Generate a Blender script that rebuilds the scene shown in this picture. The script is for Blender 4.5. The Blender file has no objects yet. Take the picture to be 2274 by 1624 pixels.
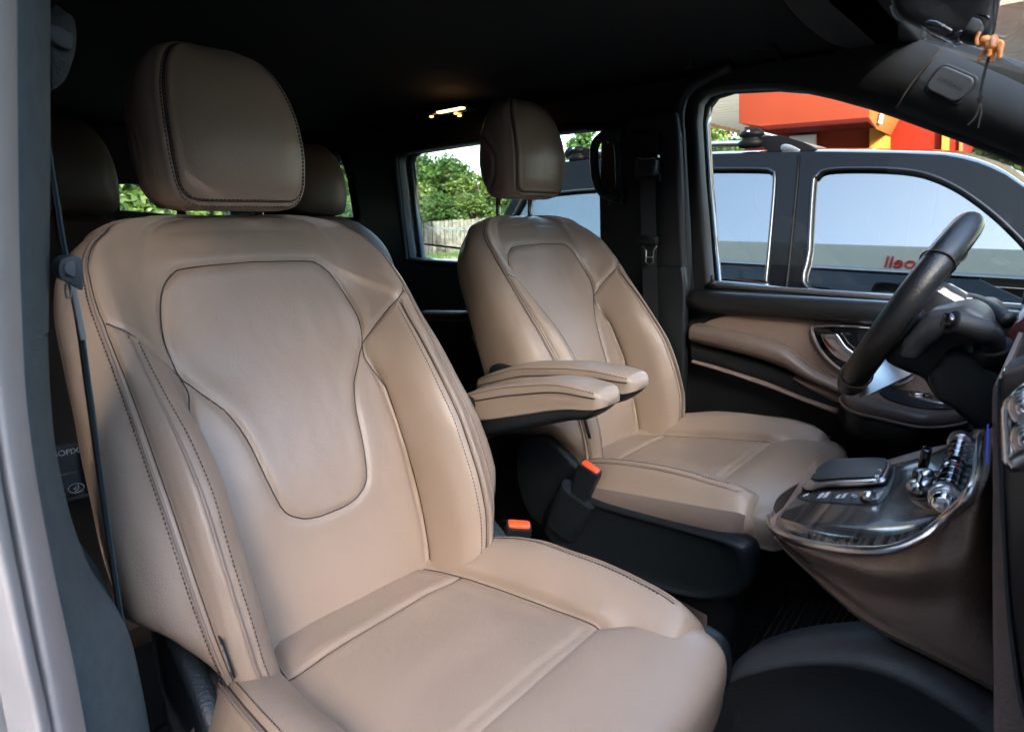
import bpy, bmesh, math, random
import numpy as np
from mathutils import Vector, Matrix, kdtree, noise
random.seed(7)
R_ = math.radians
# ------------------------------------------------------------------ camera, world, sun
scn = bpy.context.scene
COL = scn.collection
W_, H_, FPX = 2273.0, 1624.0, 1250.0
VPX, VPY = -212.0, 480.0
_h = H_/2-VPY
_b = np.array([VPX-W_/2, -_h, FPX]); _b /= np.linalg.norm(_b)
XC = -_b
ZC = -np.array([0, FPX/_h*FPX, FPX]); ZC /= np.linalg.norm(ZC)
YC = np.cross(ZC, XC)
if YC[2] < 0: YC = -YC
RM = np.array([XC, YC, ZC])          # rows: van axes (forward, left, up) seen in camera axes (right, down, depth)
CAM = np.array([0.0, 0.0, 1.0])
cd = bpy.data.cameras.new('camera'); cam = bpy.data.objects.new('camera', cd); COL.objects.link(cam)
cd.sensor_width = 36; cd.lens = 36*FPX/W_; cd.clip_start = 0.01; cd.clip_end = 600
right, down, fwd = RM[:, 0], RM[:, 1], RM[:, 2]
M = Matrix(((right[0], -down[0], -fwd[0], CAM[0]), (right[1], -down[1], -fwd[1], CAM[1]),
            (right[2], -down[2], -fwd[2], CAM[2]), (0, 0, 0, 1)))
cam.matrix_world = M
cd.dof.use_dof = True; cd.dof.focus_distance = 1.15; cd.dof.aperture_fstop = 8.0
scn.camera = cam
world = bpy.data.worlds.new('World'); scn.world = world; world.use_nodes = True
wn = world.node_tree; wn.nodes.clear()
SUN_EL, SUN_AZ = 26.5, (0.85, -1.0)      # sun on the near side, just behind the roof of the building there
sky = wn.nodes.new('ShaderNodeTexSky'); sky.sky_type = 'NISHITA'; sky.sun_disc = False
sky.sun_elevation = R_(SUN_EL); sky.sun_rotation = math.atan2(SUN_AZ[0], SUN_AZ[1])
sky.air_density = 1.0; sky.dust_density = 2.4; sky.ozone_density = 1.0
bg = wn.nodes.new('ShaderNodeBackground'); bg.inputs[1].default_value = 0.15
wo = wn.nodes.new('ShaderNodeOutputWorld')
wn.links.new(sky.outputs[0], bg.inputs[0]); wn.links.new(bg.outputs[0], wo.inputs[0])
sl = bpy.data.lights.new('sun', 'SUN'); sl.energy = 2.0; sl.angle = R_(0.6); sl.color = (1, .95, .86)
so = bpy.data.objects.new('sun', sl); COL.objects.link(so)
sd = Vector((SUN_AZ[0], SUN_AZ[1], math.hypot(*SUN_AZ)*math.tan(R_(SUN_EL)))).normalized()
so.rotation_euler = sd.to_track_quat('Z', 'Y').to_euler()
scn.view_settings.view_transform = 'Standard'; scn.view_settings.look = 'None'
scn.view_settings.gamma = 1; scn.view_settings.use_curve_mapping = False
scn.view_settings.exposure = 3.7
scn.render.engine = 'CYCLES'
scn.cycles.max_bounces = 10; scn.cycles.diffuse_bounces = 5; scn.cycles.glossy_bounces = 5
scn.cycles.transparent_max_bounces = 24; scn.cycles.transmission_bounces = 6

# ------------------------------------------------------------------ measuring helper: photo point -> point on a real plane
def at(px, py, Y=None, X=None, Z=None):
    d = RM @ np.array([px-W_/2, py-H_/2, FPX])
    if Y is not None: k = (Y-CAM[1])/d[1]
    elif X is not None: k = (X-CAM[0])/d[0]
    else: k = (Z-CAM[2])/d[2]
    return Vector(CAM+d*k)
def XZ(pts, y): return [(p.x, p.z) for p in (at(a, b, Y=y) for a, b in pts)]

# ------------------------------------------------------------------ materials
def mat(name, col, rough=.5, metal=0, bump=0, bscale=300, kind='noise', var=0, vscale=6, spec=.5, coat=0, emit=None, es=0, aniso=None, sheen=0):
    m = bpy.data.materials.new(name); m.use_nodes = True
    nt = m.node_tree; b = nt.nodes['Principled BSDF']
    b.inputs['Base Color'].default_value = (*col, 1); b.inputs['Roughness'].default_value = rough
    b.inputs['Metallic'].default_value = metal; b.inputs['Specular IOR Level'].default_value = spec
    b.inputs['Coat Weight'].default_value = coat; b.inputs['Coat Roughness'].default_value = .05
    if sheen: b.inputs['Sheen Weight'].default_value = sheen
    tc = nt.nodes.new('ShaderNodeTexCoord')
    if var:
        n = nt.nodes.new('ShaderNodeTexNoise'); n.inputs['Scale'].default_value = vscale; n.inputs['Detail'].default_value = 5
        nt.links.new(tc.outputs['Object'], n.inputs['Vector'])
        r = nt.nodes.new('ShaderNodeValToRGB')
        r.color_ramp.elements[0].position = .3; r.color_ramp.elements[1].position = .7
        r.color_ramp.elements[0].color = (*[c*(1-var) for c in col], 1); r.color_ramp.elements[1].color = (*[min(1, c*(1+var)) for c in col], 1)
        nt.links.new(n.outputs['Fac'], r.inputs['Fac']); nt.links.new(r.outputs[0], b.inputs['Base Color'])
        mr = nt.nodes.new('ShaderNodeMapRange'); mr.inputs['To Min'].default_value = max(0, rough-.06); mr.inputs['To Max'].default_value = min(1, rough+.06)
        nt.links.new(n.outputs['Fac'], mr.inputs['Value']); nt.links.new(mr.outputs[0], b.inputs['Roughness'])
    if bump:
        bn = nt.nodes.new('ShaderNodeBump'); bn.inputs['Strength'].default_value = bump; bn.inputs['Distance'].default_value = .001
        if kind == 'noise':
            t = nt.nodes.new('ShaderNodeTexNoise'); t.inputs['Detail'].default_value = 3; o = t.outputs['Fac']
        elif kind == 'voronoi':
            t = nt.nodes.new('ShaderNodeTexVoronoi'); t.feature = 'SMOOTH_F1'; o = t.outputs['Distance']
        else:
            t = nt.nodes.new('ShaderNodeTexWave'); o = t.outputs['Fac']
        t.inputs['Scale'].default_value = bscale
        nt.links.new(tc.outputs['Object'], t.inputs['Vector']); nt.links.new(o, bn.inputs['Height']); nt.links.new(bn.outputs[0], b.inputs['Normal'])
    if emit:
        b.inputs['Emission Color'].default_value = (*emit, 1); b.inputs['Emission Strength'].default_value = es
    return m
def leather_mat(name, col, rough=.42, grain=.25, gs=420):
    m = mat(name, col, rough, var=.05, vscale=5, spec=.45)
    nt = m.node_tree; b = nt.nodes['Principled BSDF']; tc = nt.nodes['Texture Coordinate']
    v = nt.nodes.new('ShaderNodeTexVoronoi'); v.inputs['Scale'].default_value = gs
    n = nt.nodes.new('ShaderNodeTexNoise'); n.inputs['Scale'].default_value = 14; n.inputs['Detail'].default_value = 3
    n2 = nt.nodes.new('ShaderNodeTexNoise'); n2.inputs['Scale'].default_value = 900
    for q in (v, n, n2): nt.links.new(tc.outputs['Object'], q.inputs['Vector'])
    a = nt.nodes.new('ShaderNodeBump'); a.inputs['Strength'].default_value = grain; a.inputs['Distance'].default_value = .0008
    c = nt.nodes.new('ShaderNodeBump'); c.inputs['Strength'].default_value = .34; c.inputs['Distance'].default_value = .006
    mx = nt.nodes.new('ShaderNodeMath'); mx.operation = 'ADD'
    nt.links.new(v.outputs['Distance'], mx.inputs[0]); nt.links.new(n2.outputs['Fac'], mx.inputs[1])
    nt.links.new(mx.outputs[0], a.inputs['Height']); nt.links.new(n.outputs['Fac'], c.inputs['Height'])
    nt.links.new(c.outputs[0], a.inputs['Normal']); nt.links.new(a.outputs[0], b.inputs['Normal'])
    return m
def glass_mat(name, tint=(1, 1, 1), refl=1.0, ior=1.5, rough=0.0, clear=1.0):
    # clear or tinted pane: transparent body with a mirror layer that follows the angle
    m = bpy.data.materials.new(name); m.use_nodes = True; nt = m.node_tree; nt.nodes.clear()
    o = nt.nodes.new('ShaderNodeOutputMaterial'); mx = nt.nodes.new('ShaderNodeMixShader')
    tr = nt.nodes.new('ShaderNodeBsdfTransparent'); tr.inputs[0].default_value = (*[t*clear for t in tint], 1)
    gl = nt.nodes.new('ShaderNodeBsdfGlossy'); gl.inputs['Roughness'].default_value = rough
    fr = nt.nodes.new('ShaderNodeFresnel'); fr.inputs[0].default_value = ior
    mu = nt.nodes.new('ShaderNodeMath'); mu.operation = 'MULTIPLY'; mu.inputs[1].default_value = refl; mu.use_clamp = True
    nt.links.new(fr.outputs[0], mu.inputs[0]); nt.links.new(mu.outputs[0], mx.inputs[0])
    nt.links.new(tr.outputs[0], mx.inputs[1]); nt.links.new(gl.outputs[0], mx.inputs[2]); nt.links.new(mx.outputs[0], o.inputs[0])
    return m
LEATHER = leather_mat('taupe leather', (.325, .240, .182), .33)
DOORL = leather_mat('brown door leather', (.125, .092, .075), .42)
LEATHER_DK = leather_mat('brown grained leather', (.23, .165, .135), .46, .8, 260)
PIPING = leather_mat('taupe piping', (.25, .18, .14), .4)
SEAM = mat('seam shadow line', (.035, .024, .02), .8)
THREAD = mat('dark brown thread', (.06, .042, .038), .7)
FABRIC_SIDE = mat('brown woven side cloth', (.15, .108, .09), .85, bump=.6, bscale=900)
BLK = mat('black grained plastic', (.010, .013, .0155), .45, bump=.5, bscale=350, kind='voronoi', spec=.4)
BLK_SOFT = mat('black soft touch', (.010, .011, .013), .6, bump=.35, bscale=500)
BLK_GLOSS = mat('gloss black', (.006, .006, .007), .06, coat=.6)
BLK_LEATHER = mat('black leather', (.012, .012, .013), .36, bump=.35, bscale=450, kind='voronoi')
BLUEGREY = mat('blue grey pillar cloth', (.060, .082, .090), .8, bump=.9, bscale=420, var=.15, vscale=60)
GREYPL = mat('grey cast plastic', (.16, .17, .175), .42, bump=.5, bscale=500)
RUBBER = mat('grey rubber door seal', (.37, .345, .335), .55, bump=.3, bscale=200, var=.1, vscale=12)
RUBBER_DK = mat('dark rubber groove', (.03, .035, .042), .6)
BLKO2 = mat('matt black edge', (.003, .003, .004), .8, spec=.1)
CLOTH = mat('black headliner cloth', (.004, .005, .0065), .95, bump=.4, bscale=700)
ROOFCLOTH = mat('dark pillar fabric', (.010, .013, .016), .9, bump=.6, bscale=600)
WEB = mat('seat belt webbing', (.013, .015, .018), .6, bump=.8, bscale=500, kind='wave')
WEB_EDGE = mat('belt edge', (.02, .045, .055), .6)
CHROME = mat('chrome', (.75, .74, .73), .12, 1)
SATIN = mat('satin silver', (.62, .58, .57), .28, 1)
ORANGE = mat('orange release button', (.9, .10, .025), .35)
CARPET = mat('black floor carpet', (.008, .008, .009), .95, bump=.8, bscale=600)
WHITE = mat('white print', (.75, .75, .75), .6)
REDPR = mat('red print', (.7, .03, .02), .5)
GREYPR = mat('grey print', (.35, .36, .37), .6)
BURR = mat('brushed dark inlay', (.03, .028, .027), .18, .15, coat=.8)
nt = BURR.node_tree; b = nt.nodes['Principled BSDF']; tc = nt.nodes['Texture Coordinate']
mp = nt.nodes.new('ShaderNodeMapping'); mp.inputs['Scale'].default_value = (230, 6, 30); mp.inputs['Rotation'].default_value = (0, 0, .25)
nn = nt.nodes.new('ShaderNodeTexNoise'); nn.inputs['Scale'].default_value = 1; nn.inputs['Detail'].default_value = 6
rr = nt.nodes.new('ShaderNodeValToRGB'); rr.color_ramp.elements[0].position = .35; rr.color_ramp.elements[1].position = .65
rr.color_ramp.elements[0].color = (.008, .008, .008, 1); rr.color_ramp.elements[1].color = (.085, .078, .074, 1)
nt.links.new(tc.outputs['Object'], mp.inputs['Vector']); nt.links.new(mp.outputs[0], nn.inputs['Vector']); nt.links.new(nn.outputs['Fac'], rr.inputs['Fac']); nt.links.new(rr.outputs[0], b.inputs['Base Color'])
PANE = glass_mat('clear van glass', (.93, .97, .95), .8)
PANE_DK = glass_mat('tinted rear glass', (.80, .86, .82), .5)
PANE_BK = glass_mat('light blocking dark glass', (.10, .11, .11), 1)  # unseen near-side panes, made nearly opaque to keep light out of the rear

# ------------------------------------------------------------------ object helpers
def tag(o, label=None, cat=None, group=None, kind=None):
    if label: o['label'] = label
    if cat: o['category'] = cat
    if group: o['group'] = group
    if kind: o['kind'] = kind
    return o
def empty(name, loc, label=None, cat=None, group=None, kind=None):
    o = bpy.data.objects.new(name, None); o.location = loc; o.empty_display_size = .05; COL.objects.link(o)
    return tag(o, label, cat, group, kind)
def link(name, me, m, parent=None, smooth=True):
    me.materials.clear(); me.materials.append(m)
    if smooth:
        for p in me.polygons: p.use_smooth = True
    o = bpy.data.objects.new(name, me); COL.objects.link(o)
    if parent is not None:
        o.parent = parent
        w = parent_world(parent); o.matrix_parent_inverse = w.inverted()
    return o
def parent_world(p):
    m = p.matrix_basis.copy()
    while p.parent is not None:
        m = p.parent.matrix_basis @ p.matrix_parent_inverse @ m if False else (p.parent.matrix_basis @ p.matrix_parent_inverse @ m)
        p = p.parent
    return m
def mesh(name, vs, fs, m, parent=None, smooth=True, fix=True):
    me = bpy.data.meshes.new(name); me.from_pydata([tuple(v) for v in vs], [], fs); me.update()
    if fix:
        bm = bmesh.new(); bm.from_mesh(me); bmesh.ops.recalc_face_normals(bm, faces=bm.faces); bm.to_mesh(me); bm.free()
    return link(name, me, m, parent, smooth)
def auto(o, ang=35):
    me = o.data; bm = bmesh.new(); bm.from_mesh(me)
    for e in bm.edges:
        if len(e.link_faces) == 2 and e.calc_face_angle(0) > R_(ang): e.smooth = False
    bm.to_mesh(me); bm.free(); return o
def bevel(o, w, seg=3, ang=30):
    md = o.modifiers.new('b', 'BEVEL'); md.width = w; md.segments = seg; md.limit_method = 'ANGLE'; md.angle_limit = R_(ang); md.harden_normals = False
    return o
def box(name, c, s, m, parent=None, bev=.004, rot=None, seg=3):
    hx, hy, hz = s[0]/2, s[1]/2, s[2]/2
    vs = [Vector((x, y, z)) for x in (-hx, hx) for y in (-hy, hy) for z in (-hz, hz)]
    if rot is not None: vs = [rot @ v for v in vs]
    vs = [v+Vector(c) for v in vs]
    fs = [(0, 1, 3, 2), (4, 6, 7, 5), (0, 4, 5, 1), (2, 3, 7, 6), (0, 2, 6, 4), (1, 5, 7, 3)]
    o = mesh(name, vs, fs, m, parent, smooth=True)
    if bev: bevel(o, bev, seg)
    else:
        for p in o.data.polygons: p.use_smooth = False
    return o
def prism(name, poly, y0, y1, m, parent=None, bev=.004, seg=3, axis='Y', ang=30):
    """solid from an outline in the two remaining axes, between two planes of the given axis"""
    def mk(a, b, k):
        return Vector((a, k, b)) if axis == 'Y' else (Vector((k, a, b)) if axis == 'X' else Vector((a, b, k)))
    n = len(poly); vs = [mk(a, b, y0) for a, b in poly]+[mk(a, b, y1) for a, b in poly]
    fs = [tuple(range(n)), tuple(range(2*n-1, n-1, -1))]+[(i, (i+1) % n, n+(i+1) % n, n+i) for i in range(n)]
    o = mesh(name, vs, fs, m, parent)
    if bev: bevel(o, bev, seg, ang)
    return o
def smooth_pts(pts, n=8, closed=False):
    P = [Vector(p) for p in pts]; out = []; N = len(P)
    if N < 3: return P
    rng = range(N) if closed else range(N-1)
    for i in rng:
        p0 = P[(i-1) % N] if (closed or i > 0) else P[0]*2-P[1]
        p1 = P[i]; p2 = P[(i+1) % N]
        p3 = P[(i+2) % N] if (closed or i+2 < N) else P[-1]*2-P[-2]
        for k in range(n):
            t = k/n
            out.append(.5*((2*p1)+(p2-p0)*t+(2*p0-5*p1+4*p2-p3)*t*t+(3*p1-p0-3*p2+p3)*t**3))
    if not closed: out.append(P[-1])
    return out
def sm2(pts, n=6, closed=True): return [(p[0], p[1]) for p in smooth_pts([Vector((a, b, 0)) for a, b in pts], n, closed)]
def tube_data(pts, r, seg=8, closed=False, ry=None, up=None, caps=True):
    P = [Vector(p) for p in pts]; n = len(P); vs = []; fs = []
    rs = r if isinstance(r, (list, tuple)) else [r]*n
    ref = None
    for i, p in enumerate(P):
        if closed: t = P[(i+1) % n]-P[i-1]
        else: t = P[min(i+1, n-1)]-P[max(i-1, 0)]
        if t.length < 1e-9: t = Vector((0, 0, 1))
        t.normalize()
        if up is not None: a = Vector(up)-t*t.dot(Vector(up))
        elif ref is None: a = t.orthogonal()
        else: a = ref-t*ref.dot(t)
        if a.length < 1e-6: a = t.orthogonal()
        a.normalize(); ref = a; b = t.cross(a)
        ra = rs[i]; rb = ra if ry is None else (ry[i] if isinstance(ry, (list, tuple)) else ry)
        for k in range(seg):
            an = 2*math.pi*k/seg; vs.append(p+a*math.cos(an)*ra+b*math.sin(an)*rb)
    m_ = n if closed else n-1
    for i in range(m_):
        for k in range(seg):
            a0 = i*seg+k; a1 = i*seg+(k+1) % seg; b0 = ((i+1) % n)*seg+k; b1 = ((i+1) % n)*seg+(k+1) % seg
            fs.append((a0, a1, b1, b0))
    if not closed and caps:
        fs.append(tuple(range(seg-1, -1, -1))); fs.append(tuple((n-1)*seg+k for k in range(seg)))
    return vs, fs
def tube(name, pts, r, m, parent=None, seg=10, closed=False, ry=None, up=None):
    vs, fs = tube_data(pts, r, seg, closed, ry, up); return mesh(name, vs, fs, m, parent)
def multi(name, parts, m, parent=None, smooth=True):
    V = []; F = []
    for vs, fs in parts:
        o = len(V); V += list(vs); F += [tuple(i+o for i in f) for f in fs]
    return mesh(name, V, F, m, parent, smooth)
def stitches(name, pts, m, parent, pitch=.0062, L=.0040, r=.0009, off=None):
    P = [Vector(p) for p in pts]; acc = [0]
    for i in range(1, len(P)): acc.append(acc[-1]+(P[i]-P[i-1]).length)
    def pt(s):
        s = min(max(s, 0), acc[-1]); j = int(np.searchsorted(acc, s)); j = min(max(j, 1), len(P)-1)
        d = acc[j]-acc[j-1]; return P[j-1].lerp(P[j], (s-acc[j-1])/d if d > 1e-9 else 0)
    parts = []; s = 0
    while s+L < acc[-1]:
        parts.append(tube_data([pt(s), pt(s+L/2), pt(s+L)], [r*.8, r, r*.8], 5)); s += pitch
    return multi(name, parts, m, parent)
def interp(x, tab):
    xs = [t[0] for t in tab]; ys = [t[1] for t in tab]
    return float(np.interp(x, xs, ys))
def sinterp(tab):
    """smooth (monotone cubic) interpolation"""
    xs = np.array([t[0] for t in tab], float); ys = np.array([t[1] for t in tab], float)
    d = np.diff(ys)/np.diff(xs); m_ = np.zeros(len(xs)); m_[0] = d[0]; m_[-1] = d[-1]
    for i in range(1, len(xs)-1): m_[i] = 0 if d[i-1]*d[i] <= 0 else 2*d[i-1]*d[i]/(d[i-1]+d[i])
    def f(x):
        x = min(max(x, xs[0]), xs[-1]); i = min(int(np.searchsorted(xs, x, 'right'))-1, len(xs)-2); i = max(i, 0)
        h = xs[i+1]-xs[i]; t = (x-xs[i])/h
        return float((2*t**3-3*t*t+1)*ys[i]+(t**3-2*t*t+t)*h*m_[i]+(-2*t**3+3*t*t)*ys[i+1]+(t**3-t*t)*h*m_[i+1])
    return f
def grid_mesh(name, G, m, parent=None, closed_u=False, cap=False):
    nr = len(G); nc = len(G[0]); vs = [v for row in G for v in row]; fs = []
    for i in range(nr-1):
        for j in range(nc if closed_u else nc-1):
            a = i*nc+j; b = i*nc+(j+1) % nc; fs.append((a, b, b+nc, a+nc))
    if cap:
        fs.append(tuple(range(nc-1, -1, -1))); fs.append(tuple((nr-1)*nc+k for k in range(nc)))
    return mesh(name, vs, fs, m, parent)
def plate(name, outer, holes, Mx, thick, bev, m, parent=None):
    """flat plate with holes; outline in local xy, placed by matrix Mx, with bevelled edges"""
    cu = bpy.data.curves.new(name, 'CURVE'); cu.dimensions = '2D'; cu.fill_mode = 'BOTH'; cu.extrude = max(thick/2-bev, 0); cu.bevel_depth = bev; cu.bevel_resolution = 2
    for loop in [outer]+list(holes):
        sp = cu.splines.new('POLY'); sp.points.add(len(loop)-1)
        for p, (a, b) in zip(sp.points, loop): p.co = (a, b, 0, 1)
        sp.use_cyclic_u = True
    ob = bpy.data.objects.new('tmp', cu); COL.objects.link(ob); dg = bpy.context.evaluated_depsgraph_get(); dg.update()
    me = bpy.data.meshes.new_from_object(ob.evaluated_get(dg)); bpy.data.objects.remove(ob)
    me.transform(Mx); bm = bmesh.new(); bm.from_mesh(me); bmesh.ops.remove_doubles(bm, verts=bm.verts, dist=1e-6); bm.to_mesh(me); bm.free()
    me.name = name; o = link(name, me, m, parent, smooth=False); return o
def text(name, s, size, Mx, m, parent=None, ext=.0004, bold=0, align='CENTER', sx=1):
    cu = bpy.data.curves.new(name, 'FONT'); cu.body = s; cu.size = size; cu.extrude = ext; cu.align_x = align; cu.align_y = 'CENTER'; cu.offset = bold
    ob = bpy.data.objects.new('tmp', cu); COL.objects.link(ob); dg = bpy.context.evaluated_depsgraph_get(); dg.update()
    me = bpy.data.meshes.new_from_object(ob.evaluated_get(dg)); bpy.data.objects.remove(ob)
    me.transform(Matrix.Diagonal((sx, 1, 1, 1))); me.transform(Mx); me.name = name
    return link(name, me, m, parent, smooth=False)
def frame(o, xa, ya):
    """matrix with local x, y axes in the given world directions"""
    x = Vector(xa).normalized(); y = Vector(ya); y = (y-x*x.dot(y)).normalized(); z = x.cross(y)
    return Matrix(((x[0], y[0], z[0], o[0]), (x[1], y[1], z[1], o[1]), (x[2], y[2], z[2], o[2]), (0, 0, 0, 1)))
WALL = Matrix(((1, 0, 0, 0), (0, 0, -1, 0), (0, 1, 0, 0), (0, 0, 0, 1)))   # local xy -> world x,z ; faces -y
def wallM(y): m_ = WALL.copy(); m_[1][3] = y; return m_
def rrect(x0, x1, y0, y1, r, n=6):
    out = []
    for cx, cy, a0 in ((x1-r, y1-r, 0), (x0+r, y1-r, 90), (x0+r, y0+r, 180), (x1-r, y0+r, 270)):
        for k in range(n+1):
            a = R_(a0+90*k/n); out.append((cx+r*math.cos(a), cy+r*math.sin(a)))
    return out

# ------------------------------------------------------------------ front seats
AREC = math.atan(.465)
TD = Vector((-math.sin(AREC), 0, math.cos(AREC))); ND = Vector((math.cos(AREC), 0, math.sin(AREC))); SD = Vector((0, 1, 0))
Wf = sinterp([(-.06, .15), (0, .178), (.03, .208), (.06, .238), (.1, .262), (.15, .276), (.2, .28), (.3, .272), (.4, .268), (.488, .262), (.549, .250), (.592, .229), (.622, .204), (.644, .168), (.658, .125), (.665, .08), (.668, .03)])
Bf = sinterp([(-.06, .05), (0, .08), (.05, .108), (.1, .125), (.2, .13), (.3, .116), (.4, .09), (.475, .068), (.53, .052), (.58, .030), (.62, .008), (.645, -.012), (.66, -.03), (.668, -.042)])
Lf = sinterp([(-.06, -.01), (0, 0), (.1, .016), (.22, .026), (.32, .02), (.42, .006), (.5, 0), (.58, -.002), (.62, -.008), (.645, -.02), (.66, -.034), (.668, -.044)])
Rf = sinterp([(-.06, -.09), (.0, -.105), (.55, -.11), (.62, -.095), (.655, -.07), (.668, -.048)])
ST = [-.06, .0, .04, .09, .15, .22, .30, .38, .44, .50, .56, .60, .63]
def tb(*v): return sinterp(list(zip(ST, v)))
# each keypoint: lateral position and height above the back plane along the backrest
K_ = [(tb(.052, .053, .054, .055, .055, .055, .055, .055, .055, .055, .055, .054, .050), None),
      (tb(.095, .098, .100, .102, .104, .104, .103, .103, .100, .098, .095, .092, .084), None),
      (tb(.120, .128, .134, .138, .140, .140, .140, .138, .132, .126, .122, .118, .106), None),
      (tb(.128, .138, .146, .150, .151, .151, .151, .150, .148, .148, .146, .140, .124), tb(.00, .006, .008, .010, .012, .016, .014, .008, .006, .003, .0, -.004, -.010)),
      (tb(.132, .142, .148, .150, .150, .149, .152, .160, .166, .168, .166, .158, .138), tb(.02, .045, .056, .062, .064, .063, .056, .040, .026, .016, .008, .000, -.008)),
      (tb(.142, .152, .157, .160, .161, .161, .164, .175, .183, .186, .184, .174, .152), tb(.04, .088, .104, .114, .118, .117, .102, .076, .054, .036, .020, .006, -.004)),
      (tb(.160, .176, .184, .188, .190, .191, .193, .197, .200, .203, .201, .188, .164), tb(.055, .115, .132, .146, .151, .149, .131, .103, .078, .055, .033, .014, .000)),
      (tb(.172, .190, .198, .203, .205, .206, .207, .210, .213, .215, .211, .197, .172), tb(.055, .112, .130, .144, .149, .146, .128, .102, .080, .059, .037, .017, .002)),
      (tb(.182, .203, .212, .218, .221, .222, .223, .224, .225, .226, .221, .206, .180), tb(.045, .100, .118, .130, .134, .130, .114, .092, .074, .056, .035, .015, .000)),
      (tb(.196, .222, .240, .252, .258, .260, .258, .256, .252, .250, .240, .222, .193), tb(.02, .075, .096, .110, .115, .110, .093, .070, .052, .036, .018, .002, -.012)),
      (tb(.198, .228, .250, .268, .278, .281, .276, .270, .266, .262, .250, .230, .202), tb(-.01, .040, .060, .072, .075, .070, .055, .036, .020, .008, -.006, -.018, -.030))]
def back_section(t):
    tt = min(t, .63); L = Lf(tt); Rr = Rf(tt)
    K = [(0, L+.004)]
    for i, (fs_, fd) in enumerate(K_):
        K.append((fs_(tt), L+(.003, .001, -.001)[i] if fd is None else fd(tt)+(L if i == 3 else 0)*.5))
    sm_, dm = K[-1]
    K += [(sm_-.003, dm*.35+Rr*.35), (sm_-.028, Rr+.018), (sm_*.55, Rr), (0, Rr-.004)]
    if t > .63:   # round the top over
        q = min(1, (t-.63)/.038); w = max(0, 1-q**1.7)**.6; Lt = Lf(t); mid = -.046
        K = [(a*(.12+.88*w), mid+(d_-mid)*(.10+.90*max(0, 1-q**2)**.5)) for a, d_ in K]
    return K
NK = 16
def densify(K, nsub):
    P = [Vector((k[0], k[1], k[2] if len(k) > 2 else 0)) for k in K]
    # mirror neighbours at the centre line so the surface is smooth there
    out = []
    n = len(P)
    for i in range(n-1):
        p0 = P[i-1] if i > 0 else Vector((-P[1][0], P[1][1], P[1][2])); p1 = P[i]; p2 = P[i+1]
        p3 = P[i+2] if i+2 < n else Vector((-P[n-2][0], P[n-2][1], P[n-2][2]))
        for k in range(nsub[i]):
            t = k/nsub[i]
            out.append(.5*((2*p1)+(p2-p0)*t+(2*p0-5*p1+4*p2-p3)*t*t+(3*p1-p0-3*p2+p3)*t**3))
    out.append(P[-1]); return out
NSUB = [14, 12, 7, 6, 8, 8, 8, 6, 6, 8, 7, 6, 5, 4, 4]
CUM = [0]
for q in NSUB: CUM.append(CUM[-1]+q)
def back_grid(o, tilt=0):
    ts = list(np.linspace(-.06, .10, 45))+list(np.linspace(.10, .60, 150))[1:]+list(np.linspace(.60, .668, 34))[1:]
    G = []
    for t in ts:
        LW = [0, 0, 0, 0, 0, 0, 0, 0, .0, .10, .45, .72, .85, .95, .95, .95]; KK = back_section(t)
        KK = [(k[0], k[1], t+max(0, .135-t)*(w_ if t < .135 else 0)) for k, w_ in zip(KK, LW)]
        h = densify(KK, NSUB); full = [(-p[0], p[1], p[2]) for p in reversed(h[1:-1])]  # left back->front centre
        row = [(p[0], p[1], p[2]) for p in h]+full
        G.append([o+SD*a+TD*c+ND*b for a, b, c in row])
    return np.array([[list(v) for v in r] for r in G]), ts
def grid_normals(A, closed=True):
    du = np.roll(A, -1, 1)-np.roll(A, 1, 1) if closed else np.gradient(A, axis=1)
    dv = np.gradient(A, axis=0); n = np.cross(du, dv); l = np.linalg.norm(n, axis=2, keepdims=True); l[l < 1e-12] = 1
    return n/l
def carve(A, Nn, curves, depth, width, puff=0, pw=.02):
    pts = [tuple(p) for c in curves for p in c]; kd = kdtree.KDTree(len(pts))
    for i, p in enumerate(pts): kd.insert(p, i)
    kd.balance(); out = A.copy(); nr, nc, _ = A.shape
    for i in range(nr):
        for j in range(nc):
            d = kd.find(A[i, j])[2]
            if d < .05:
                out[i, j] -= Nn[i, j]*(depth*math.exp(-(d/width)**2) - (puff*math.exp(-((d-pw)/(pw*.6))**2) if puff else 0))
    return out
def dense(c, step=.0012):
    P = [Vector(p) for p in c]; out = []
    for a, b_ in zip(P, P[1:]):
        n = max(1, int((b_-a).length/step))
        for k in range(n): out.append(a.lerp(b_, k/n))
    out.append(P[-1]); return out

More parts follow.
